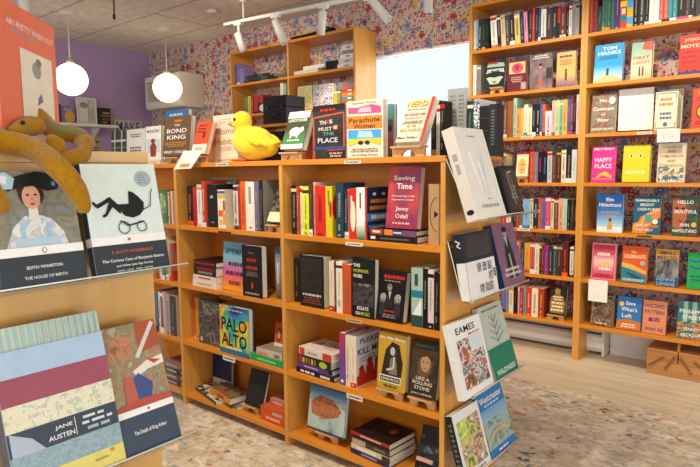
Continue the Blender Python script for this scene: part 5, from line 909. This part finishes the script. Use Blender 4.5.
# ------------------------------------------------------------------ display end on the left
XD_ = XP + .001
holder('upper clear holder on the pale bookcase end, with two classic paperbacks', XD_, .3, .69, 1.044, -1.0, .16, 'clear book holders on the pale bookcase end', .024, False)
holder('lower clear holder on the pale bookcase end, under the striped book', XD_, .3, .685, .712, -.962, .17, 'clear book holders on the pale bookcase end', .03, False)
GD = 'books shown on the pale bookcase end'
PG = [('r', 0, .27, 1, .345, '#eeece8'), ('r', 0, 0, 1, .27, '#333a42')]
pb('paperback with a painted lady in a black feathered hat above a dark band', -1.0, 1.046, 2, 87, 0, (-16, 171), .024, '#6f6c60', sp='#3a3f46', hard=False, group=GD, front=[
 ('r', 0, .345, 1, 1, NM(['#6a6858', '#8f8a78', '#77745f', '#868488'], 14, 1.2)), ('p', [(.12, .345), (.84, .345), (.8, .46), (.68, .57), (.56, .61), (.36, .61), (.22, .52)], NM(['#c3ced6', '#e9e0d0', '#9dbbd2', '#dccbb0'], 40, 1.2)), ('r', .3, .345, .35, .55, '#9cc0dc'), ('r', .6, .345, .65, .55, '#9cc0dc'), ('r', .22, .345, .75, .42, '#b5cbd8'), ('p', [(.41, .58), (.53, .58), (.52, .7), (.42, .7)], '#e3ddd2'), ('p', [(.33, .76), (.31, .86), (.46, .92), (.6, .88), (.62, .78), (.585, .72), (.36, .72)], '#3a271e'),
 ('e', .465, .77, .105, .105, '#dba98a'), ('e', .425, .79, .02, .009, '#3a2a24'), ('e', .515, .79, .02, .009, '#3a2a24'), ('p', [(.47, .775), (.49, .74), (.455, .74)], '#c98a70'), ('e', .47, .71, .03, .011, '#b5483f'), ('e', .41, .735, .026, .02, '#e0a08a'), ('e', .535, .735, .026, .02, '#e0a08a'),
 ('p', [(.2, .82), (.34, .855), (.5, .865), (.66, .82), (.78, .83), (.84, .9), (.74, .97), (.54, .99), (.36, .96), (.24, .93)], '#1b1a1f'), ('p', [(.02, .9), (.14, .84), (.26, .84), (.3, .93), (.2, .985), (.05, .97)], '#a9cfe0'), ('p', [(.08, .91), (.2, .88), (.22, .95), (.12, .96)], '#e6eef0'), ('e', .74, .88, .025, .02, '#4a90c8')] + PG + [('t', 'EDITH WHARTON', .5, .17, .42, .026, W_), ('t', 'THE HOUSE OF MIRTH', .5, .085, .5, .026, '#d9d6d0'), ('e', .52, .307, .028, .024, '#4a4a4a'), ('e', .52, .307, .02, .018, '#eeece8')])
pb('pale paperback with a black pram and kicking legs above a dark band', -1.0, 1.046, 97, 170, 0, (79, 164), .02, '#d3e0da', sp='#333a42', hard=False, group=GD, spine=[('r', 0, .27, 1, .345, '#eeece8')], front=[
 ('r', 0, 0, 1, 1, '#d6e3de'), ('e', .8, .86, .12, .075, '#a9b4ba'), ('b', .8, .81, .91, .16, 4, '#8d98a2')] + PG + [
 ('p', [(.4, .63), (.76, .63), (.75, .57), (.68, .52), (.58, .5), (.48, .52), (.42, .57)], '#17181b'), ('p', [(.55, .63), (.57, .75), (.63, .735), (.7, .69), (.77, .63)], '#17181b'),
 ('p', [(.44, .6), (.31, .7), (.26, .685), (.3, .63), (.42, .54)], '#17181b'), ('p', [(.31, .7), (.13, .635), (.12, .6), (.15, .605), (.3, .655)], '#17181b'), ('p', [(.15, .62), (.09, .665), (.07, .65), (.11, .61)], '#17181b'), ('p', [(.3, .67), (.34, .62), (.24, .53), (.19, .515), (.18, .535), (.225, .555)], '#17181b')]
 + [('l', [(cx+r*math.cos(a), .415+r*.72*math.sin(a)) for a in [2*PI*i/16 for i in range(17)]], .012, '#2a2c30') for cx, r in ((.44, .075), (.68, .065))] + [('l', [(.4, .48), (.5, .43), (.72, .46)], .02, '#2a2c30'), ('l', [(.7, .56), (.84, .6), (.87, .72), (.9, .76)], .012, '#2a2c30'),
 ('r', .46, .295, .49, .32, '#c9502f'), ('t', 'F. SCOTT FITZGERALD', .5, .2, .56, .025, '#d0603a'), ('t', 'The Curious Case of Benjamin Button', .5, .125, .84, .034, W_), ('t', 'and Other Jazz Age Stories', .5, .075, .5, .024, W_), ('b', .5, .02, .045, .5, 1, '#9aa0a6')])
pb('large paperback banded in pale green, blue, rose, cream, grey and yellow', -.962, .714, 17, 125, 0, (-14, 332), .034, '#a9bccb', sp='#5a5560', hard=False, group=GD, front=[
 ('r', 0, .86, 1, 1, '#bccfc4')] + [('r', .02+k*.0625, .86, .05+k*.0625, 1, '#a6bdb0') for k in range(16)] + [('r', 0, .7, 1, .86, '#a9c2db'), ('r', 0, .54, 1, .7, '#9c4f60'), ('r', 0, .39, 1, .54, NM(['#dcd6b4', '#ded9bc', '#b9c0b0', '#e0dbbf'], 60, 1, hard=True)), ('r', 0, .25, 1, .39, '#3c4654'), ('p', [(.02, .25), (.3, .25), (.2, .33), (.08, .37), (.02, .39)], '#aeb9c9'), ('r', 0, .12, 1, .25, NM(['#7f9ca6', '#8fa8ac', '#7a98a4', '#9ab0ae'], 60, 1, hard=True)), ('r', 0, 0, 1, .12, '#dccf72'),
 ('t', 'JANE', .48, .34, .16, .028, W_), ('t', 'AUSTEN', .45, .29, .24, .028, W_), ('l', [(.585, .265), (.585, .375)], .006, W_), ('b', .78, .34, .37, .28, 1, '#cfd4da'), ('b', .8, .305, .335, .32, 1, '#cfd4da'), ('b', .8, .265, .3, .3, 1, '#a9b0ba'), ('b', .78, .06, .08, .2, 1, '#a9a05a'), ('e', .88, .1, .02, .012, '#b5903a')])
pb('paperback with a medieval battle scene in red, green and brown and a slate foot', -.962, .714, 126, 181, 0, (97, 331), .022, '#8a6a50', sp='#333a42', hard=False, group=GD, front=[
 ('r', 0, .33, 1, 1, NM(['#6f7a5a', '#9a9474', '#a97455', '#7a8266', '#b0a284'], 34, 1.0)), ('p', [(.05, .74), (.45, .72), (.5, .9), (.2, .92)], NM(['#a9684a', '#c08560', '#8a5a40'], 40)), ('p', [(.6, .75), (1, .78), (1, 1), (.62, 1)], '#a8563a'), ('l', [(.55, .72), (.95, .98)], .07, '#d6cfc4'), ('p', [(.42, .62), (.7, .68), (1, .7), (1, .63), (.7, .61), (.48, .57)], '#e3dccd'), ('p', [(.68, .7), (.95, .66), (.82, .64)], '#c94a2c'), ('p', [(.35, .4), (.65, .38), (.72, .5), (.5, .6), (.36, .54)], '#44508a'), ('p', [(.2, .36), (.42, .36), (.4, .58), (.24, .6)], '#b5604f'), ('r', 0, .86, .06, 1, '#b04a3a'), ('p', [(0, .34), (1, .34), (1, .38), (.5, .4), (0, .37)], '#b5503c'), ('r', 0, .285, 1, .335, '#eeece8'), ('r', 0, 0, 1, .285, '#3d4a5c'), ('r', .52, .3, .56, .32, '#c94a2c'), ('t', 'The Death of King Arthur', .5, .15, .58, .04, W_)])
def coral():
    # big coral book standing on the display top, cover turned to the camera
    a = O + ray(60, 130)*1.25; b_ = O + ray(2.5, 125)*1.0
    a.z = b_.z = 1.2745
    d = (a-b_); w = d.length; ang = math.atan2(d.y, d.x)
    k = (28-233.5)/F; n = AD - AF*k; h = Zat(28, a.x, a.y) - 1.2745
    print('coral', w, h, a, b_)
    book('large coral book with a cream picture panel standing on the pale bookcase top', T(b_.x, b_.y, 1.2745) @ rotz(ang), w, h, .032, '#e8734f', sp='#dd6648', group=None, front=[
     ('t', 'AM I PRETTY WHEN I FLY?', .55, .865, .8, .045, '#f6d9cf'), ('b', .42, .79, .84, .6, 1, '#b98f8a'), ('r', .33, .0, .9, .72, '#efe6d0'), ('e', .6, .6, .08, .06, '#9a9c98'), ('e', .64, .66, .05, .03, '#7a7c7a'), ('p', [(.58, .34), (.68, .38), (.66, .44), (.6, .4)], '#6a74a0'), ('l', [(.78, .2), (.82, .28)], .02, '#b5707a'), ('r', .45, .12, .5, .2, '#cfc3b0')], spine=[('r', .3, .25, .7, .38, '#f6d9cf'), ('r', .3, .41, .7, .52, '#f6d9cf')])
coral()
def snake():
    pl = plush('#b9820c', '#8a5f06', 120); belly = plush('#8d8450', '#6f673c', 60)
    def P(u, v, x): return onX(u, v, x)
    keys = [(84, 213, -.955, .008), (83, 205, -.955, .014), (77, 191, -.955, .018), (67, 177, -.955, .0195), (55, 165, -.975, .020), (42, 154, -1.02, .0205), (25, 146, -1.06, .021), (5, 142, -1.075, .022), (-16, 139, -1.10, .023), (-32, 131, -1.15, .023), (-22, 115, -1.2, .023), (-2, 111, -1.23, .023), (18, 112, -1.235, .022), (35, 116, -1.225, .021), (47, 126, -1.2, .019),
            (58, 132.5, -1.17, .0175), (71, 134, -1.16, .0175), (82, 138, -1.145, .0175), (86.5, 147, -1.115, .0175), (80, 156, -1.075, .0175), (66, 159.5, -1.07, .017), (52, 157, -1.09, .016)]
    pts = [P(u, v, x) for u, v, x, r in keys]; rr = [k[3]*.92 for k in keys]
    base = Vector((pts[6].x, pts[6].y, 1.2745))
    root = thing('toy_snake', 'mustard plush toy snake coiled on the pale bookcase top, tail hanging over the covers', 'toy', base)
    # smooth the path (Catmull-Rom)
    fine = []; fr = []
    for i in range(len(pts)-1):
        p0, p1, p2, p3 = pts[max(i-1, 0)], pts[i], pts[i+1], pts[min(i+2, len(pts)-1)]
        for s in range(5):
            t = s/5; fine.append(.5*((2*p1) + (p2-p0)*t + (2*p0-5*p1+4*p2-p3)*t*t + (3*p1-p0-3*p2+p3)*t**3)); fr.append(rr[i]*(1-t)+rr[i+1]*t)
    fine.append(pts[-1]); fr.append(rr[-1])
    fine = [Vector((p.x, p.y, max(p.z, 1.2745+r*.92) if p.x < -1.082 else p.z)) for p, r in zip(fine, fr)]
    fine = [p-base for p in fine]
    b = MB(); b.tube(fine, fr, pl, 16); b.build('body', root)
    # ribbed belly stripe showing on the inner side of the loops
    for a, c, up in ((70, 88, Vector((.8, -.3, .5))), (60, 68, Vector((.7, -.3, .6)))):
        seg = [fine[i] + up.normalized()*fr[i]*.42 for i in range(a, c)]; sr = [fr[i]*(.72+.035*(i % 2)) for i in range(a, c)]
        sr[0] *= .4; sr[-1] *= .4
        q = MB(); q.tube(seg, sr, belly, 14); o = q.build('belly', root); o['label'] = 'ribbed olive belly strip'
    hd = P(31, 126, -1.13) - base; hd.z = max(hd.z, .036)
    nz = P(12, 131, -1.10) - base
    blob('head', [(tuple(hd), (.022, .026, .019)), (tuple(hd*.55+nz*.45), (.018, .021, .015)), (tuple(hd*.2+nz*.8), (.014, .016, .011))], pl, .005, root, 5)
    e = P(21, 131, -1.075) - base; b = MB(); b.lathe([(max(.0002, .004*math.sin(PI*q/8)), -.004*math.cos(PI*q/8)) for q in range(9)], M('#1a1410', .15), 10, X=T(*(hd*.6+nz*.4+Vector((.018, -.008, .008))))); b.build('eye', root)
    t2 = [pts[9]-base, P(-36, 150, -1.03)-base, P(-24, 172, -.955)-base, P(-10, 193, -.95)-base, P(0, 205, -.95)-base, P(4, 213, -.95)-base]
    b = MB(); b.tube(t2, [.018, .019, .019, .018, .015, .008], pl, 14); b.build('hanging_loop', root)
snake()

# ------------------------------------------------------------------ tall bookcase behind the duck
YL = 3.80
W2 = 'on the upper shelf of the bookcase behind the duck'
row(W2, 2.083, YL, 234.8, [(235, 65, None), (236, 65, 'purple', '#5d5398'), (240, 64.5, 'purple', '#6a60a6'), (243.5, 66, 'lilac', '#8a80b4')], depth=.13)
z = 2.083
for i, (c, u0, u1, l) in enumerate((('#1d1d20', 245, 278, 'black folder at the bottom of the flat heap by the purple boxes'), ('#2f3a34', 248, 274, 'dark green folder in the middle of the flat heap by the purple boxes'), ('#26242a', 246, 270, 'charcoal folder on top of the flat heap by the purple boxes'))):
    z = flat(l, u0, u1, z, YL, .022, .18, c, c, spine=[('r', .3, .3, .7, .5, '#5a7a5a')], group='folders on the upper shelf behind the duck', hard=False)
z = 2.083
for i, (c, u0, u1, l) in enumerate((('#d9cdb4', 294, 318, 'cream papers under the white heap on the upper back shelf'), ('#e6e2da', 303, 325, 'white papers on top of the heap on the upper back shelf'))):
    z = flat(l, u0, u1, z, YL, (.035, .03)[i], .18, c, c, group='paper heap on the upper back shelf', hard=False)
b = MB(); x0, x1 = Xat(326, YL, 2.1), Xat(337, YL, 2.1); b.box(x0, x1, YL, YL+.12, 2.0832, 2.16, M('#1d1c1e')); tag(b.build('storage_box', bevel=.003), 'small black box between the papers and the white book pile', 'box')
z = 2.083
for i, (c, t) in enumerate((('#e0dcd2', .035), ('#cfc9bd', .04), ('#e6e3dc', .035), ('#8a8a86', .03), ('#dcd8ce', .045))):
    z = flat(['white book at the bottom of', 'beige-white book second in', 'white book in the middle of', 'grey book fourth in', 'cream book on top of'][i] + ' the pale pile on the upper back shelf', (337.5, 338.5, 340, 342, 341)[i], 354.2, z, YL, t, .18, c, c, spine=[('r', .3, .3, .7, .6, '#9a958a')], group='pale book pile on the upper back shelf')
row('on the second shelf of the bookcase behind the duck', 1.787, YL, 244, [(248, 97, 'green', '#5f7a4a'), (251, 96, 'yellow', '#d9b83a'), (254, 96, 'red', '#8a2c24'), (263, 95, 'red', '#a8362c', 'black'), (280, 110, None), (283, 83, 'cream'), (286, 84, 'mint', '#9fbfa0')], depth=.14)
face('white and dark round-headed figure cover on the second back shelf', 258, 270, 1.787, YL-.015, (258, 103), .007, '#2a2424', lean=5, hmax=.15, front=[('e', .5, .5, .4, .4, '#d9d2c8')])
face('pale green floral puzzle box on the second back shelf', 298, 312, 1.787, YL, (298, 87), .05, '#c2cc9a', lean=0, front=[('r', .04, .04, .96, .96, NM(['#c9d0a0', '#d9a46a', '#8fb07a', '#dcd6b0'], 24, 1))], hard=False, name='puzzle_box', cat='box')
face('box with blue and red flowers on a clear ground, second back shelf', 313.5, 333, 1.787, YL, (313, 85.5), .05, '#b5b9b4', lean=0, front=[('r', .03, .03, .97, .97, NM(['#b9bdb6', '#46588a', '#c5c6bc', '#a84a5c', '#5f7a58'], 24, 1.4, hard=True))], hard=False, name='puzzle_box', cat='box')
row('on the second back shelf, by the flower box', 1.787, YL, 333.8, [(337, 95, 'gold', '#c9a03a'), (340.5, 97, 'green', '#6a7a4a')], depth=.12)
z = 1.787
for i, c in enumerate(('#b5402c', '#3a7a80', '#d9702c', '#a83a30')):
    z = flat(['dark red box at the bottom of', 'teal box second in', 'orange box third in', 'red box on top of'][i] + ' the box pile on the second back shelf', 341.5, 354, z, YL, .032, .18, c, c, spine=[('r', .3, .2, .7, .5, '#e6d2b0')], group='bright box pile on the second back shelf', hard=False)
flat('grey picture book lying across the bright box pile', 337.5, 354, z, YL+.02, .06, .17, '#6a7274', '#737b7d', front=(), spine=[('r', .2, .3, .8, .7, '#a9564a')], hard=False)
row('on the third shelf of the bookcase behind the duck', 1.48, YL, 296, [(304, 127, 'brown'), (312, 126, 'black'), (322, 126, 'navy'), (333, 124, 'maroon'), (345, 122, 'teal'), (354, 121, 'charcoal')], depth=.14)
def tripod():
    root = thing('camera_tripod', 'folded black tripod lying on top of the tall bookcase behind the duck', 'tripod', (Xat(290, 3.88, 2.42), 3.88, 2.392)); m = M('#1b1b1d', .5)
    L = Xat(326, 3.88, 2.42)-Xat(288, 3.88, 2.42)
    for y, zz in ((0, .016), (.034, .016), (.017, .046)): b = MB(); b.tube([(0, y, zz), (L*.5, y, zz), (L, y, zz)], [.011, .014, .015], m); b.build('leg', root)
    b = MB(); b.lathe([(.03, 0), (.035, .03), (.02, .06)], m, 14, X=T(L, .017, .034) @ roty(PI/2)); b.build('head', root)
    b = MB(); b.tube([(L+.02, .0, .06), (L-.06, -.03, .085)], .008, m); b.build('pan_handle', root)
tripod()
def rack():
    Y = 3.3; x0, x1 = Xat(250, Y, 1.6), Xat(288, Y, 1.6); z1 = Zat(122.5, x1, Y)
    root = thing('utility_rack', 'low wooden rack holding black cases between the duck and the tall bookcase', 'rack', (x0, Y, 0)); W = x1-x0
    for x in (0, W-.018): b = MB(); b.box(x, x+.018, 0, .28, 0.002, z1-.0225, WZ); b.build('side_panel', root)
    for zz in (z1, z1-.32, z1-.64, .12): b = MB(); b.box(0 if zz == z1 else .0185, W if zz == z1 else W-.0185, 0, .28, zz-.022, zz, WX); b.build('shelf', root)
    m = M('#1d1b1d', .45)
    def case(label, ua, ub, v, zb, y):
        xa, xb = Xat(ua, y, zb+.1), Xat(ub, y, zb+.1); h = Zat(v, xa, y)-zb
        r = thing('equipment_case', label, 'case', (xa, y, zb), group='black cases on the wooden rack')
        b = MB(); b.box(0, xb-xa, 0, .22, .0005, h*.6, m); b.build('base', r, .004)
        b = MB(); b.box(0, xb-xa, 0, .22, h*.61, h, m); b.build('lid', r, .004)
        for k in (.2, .8): b = MB(); q = (xb-xa)*k; b.box(q-.012, q+.012, -.006, -.0003, h*.54, h*.68, M('#3a3a3e', .4)); b.build('latch', r)
        b = MB(); q = (xb-xa)/2; b.box(q-.05, q+.05, -.012, -.0003, h*.3, h*.36, M('#2c2a2c', .4)); b.build('handle', r)
    case('black ridged case standing on top of the wooden rack behind the duck', 263, 286, 97.5, z1, Y+.02)
    case('black case inside the wooden rack, just under its top board', 254, 283, 133, z1-.32, Y+.02)
rack()

# ------------------------------------------------------------------ purple wall
def wall_shelf():
    za = 1.775; y0, y1 = 1.7, 3.5; xw = WALLX+.001; xf = WALLX+.22
    root = thing('wall_shelf', 'white wall shelf on the purple wall carrying framed pictures and books', 'shelf', (xw, (y0+y1)/2, za)); m = M('#d9d4cc', .5); L = (y1-y0)/2
    b = MB(); b.box(0, .22, -L, L, -.03, 0, m); b.build('board', root, .002)
    for s in (-L+.2, L-.2): b = MB(); b.prism([(0, -.031), (.18, -.031), (.0, -.16)], 'Y', s-.01, s+.01, m); b.build('bracket', root)
    def pic(label, uv, x, zb, fr, front, name='picture_frame', cat='picture', t=.02, grp='things on the white wall shelf'):
        u0, v0, u1, v1 = uv; ya, yb = Yat(u0, x, zb), Yat(u1, x, zb); d = ray((u0+u1)/2, v0); h = (O + d*(x/d.x)).z - zb
        root = thing(name, label, cat, group=grp, mat=T(x, ya, zb) @ rotz(PI/2)); w = yb-ya
        b = MB(); b.box(0, w, 0, t, 0, h, M(fr)); b.build('frame' if name == 'picture_frame' else 'board', root)
        b = MB(); deco(b, front, lambda xx, zz, L_: (xx, -.0003*L_-.0003, zz), w, h); b.build('picture' if name == 'picture_frame' else 'lettering', root)
    x = WALLX+.12
    pic('white framed pale print standing on the white wall shelf', (77.5, 98, 97.5, 124), x, za, '#d9d6d0', [('r', .07, .05, .93, .95, '#b9b7b4'), ('r', .12, .1, .55, .9, '#cfcac4'), ('r', .55, .1, .6, .9, '#8f8d8c'), ('e', .35, .72, .2, .12, '#8a8580'), ('r', .65, .2, .88, .6, '#a9a5a4')])
    pic('grey-lilac book with a yellow disc on its cover on the wall shelf', (62, 106, 75.5, 123), x+.03, za, '#77708a', [('e', .6, .36, .36, .36, '#c49a3a'), ('b', .5, .7, .9, .6, 2, '#a9a3b8')], 'book', 'book')
    pic('dark green book at the left end of the wall shelf group', (56, 104, 61.5, 123), x+.03, za, '#2f3a2c', [('r', .2, .1, .8, .4, '#7a2f2c')], 'book', 'book')
    pic('dark book with red and green stripes right of the white print', (98.5, 108, 111, 125), x, za, '#25221f', [('r', .3, .3, .9, .42, '#8a3a2c'), ('r', .2, .5, .95, .6, '#4a6a3a'), ('r', .4, .66, .9, .76, '#b5803a'), ('b', .5, .1, .25, .6, 1, '#8a8078')], 'book', 'book')
    g2 = 'cardboard signs on the purple wall'
    pic('pale cardboard sign with hand-painted blue capitals beside the air conditioner', (115.5, 120.5, 143, 133), WALLX+.0095, 1.5, '#cdb999', [('t', 'MAKE', .5, .8, .86, .3, '#2f6aa8'), ('b', .5, .2, .5, .8, 1, '#4a80b0')], 'cardboard_sign', 'sign', .008, None)
    pic('brown cardboard sign with dark capitals under the white wall shelf', (86, 136, 101.5, 152), WALLX+.0095, 1.43, '#b99a72', [('b', .5, .6, .84, .8, 1, '#33405c'), ('b', .5, .2, .5, .7, 2, '#5a4a3a')], 'cardboard_sign', 'sign', .008, None)
wall_shelf()

# ------------------------------------------------------------------ light, camera, world
def light(kind, name, loc, energy, col, **kw):
    l = bpy.data.lights.new(name, kind); l.energy = energy; l.color = col
    for k, v in kw.items(): setattr(l, k, v)
    o = bpy.data.objects.new(name, l); C.objects.link(o); o.location = loc; return o
def aim(o, target): o.rotation_euler = (Vector(target)-o.location).to_track_quat('-Z', 'Y').to_euler()
# daylight through the shop front behind the camera
a = light('AREA', 'shopfront_daylight', (-.4, -2.5, 1.5), 74, (.95, .98, 1.0), shape='RECTANGLE', size=5.5, size_y=2.2); a.rotation_euler = (math.radians(122), 0, 0)
a = light('AREA', 'side_window_daylight', (2.5, .6, 1.45), 98, (.95, .98, 1.0), shape='RECTANGLE', size=4.2, size_y=2.0); a.rotation_euler = (math.radians(112), 0, math.radians(90))
# daylight through the back window
a = light('AREA', 'window_daylight', (-2.2, WALLY+.1, 1.6), 22, (.9, .96, 1), shape='RECTANGLE', size=1.5, size_y=1.1); a.rotation_euler = (math.radians(-90), 0, 0)
# the track heads and the ceiling spots of the shop
for i, (p, d) in enumerate(SPOTS):
    s = light('SPOT', 'track_spot_lamp', p + d*.02, 22, (1, .84, .62), spot_size=math.radians(70), spot_blend=.7, shadow_soft_size=.03); aim(s, p + d + Vector((0, .35, -.5)))
for x, y, tx, ty, tz, e in ((-.75, 2.7, -.75, 3.8, 1.2, 85), (-1.65, 2.7, -1.65, 3.8, 1.2, 75), (-1.3, .75, -1.35, 1.8, .8, 105), (-2.3, .75, -2.3, 1.8, .8, 95), (-3.8, 2.6, -4, 3.9, 1.9, 35)):
    s = light('SPOT', 'ceiling_spot_lamp', (x, y, 2.6), e, (1, .87, .68), spot_size=math.radians(80), spot_blend=.8, shadow_soft_size=.04); aim(s, (tx, ty, tz))
wd = bpy.data.worlds.new('daylight'); bpy.context.scene.world = wd; wd.use_nodes = True
bg = wd.node_tree.nodes['Background']; bg.inputs[0].default_value = (.92, .97, 1, 1); bg.inputs[1].default_value = 1.2
cam = bpy.data.cameras.new('camera'); co = bpy.data.objects.new('camera', cam); C.objects.link(co)
cam.sensor_width = 36; cam.lens = F/700*36; cam.clip_start = .02
co.matrix_world = Matrix(((AR.x, -AD.x, -AF.x, 0), (AR.y, -AD.y, -AF.y, 0), (AR.z, -AD.z, -AF.z, EYE), (0, 0, 0, 1)))
sc = bpy.context.scene; sc.camera = co
sc.view_settings.view_transform = 'Standard'; sc.view_settings.look = 'None'; sc.view_settings.gamma = 1; sc.view_settings.use_curve_mapping = False
sc.view_settings.exposure = -.03
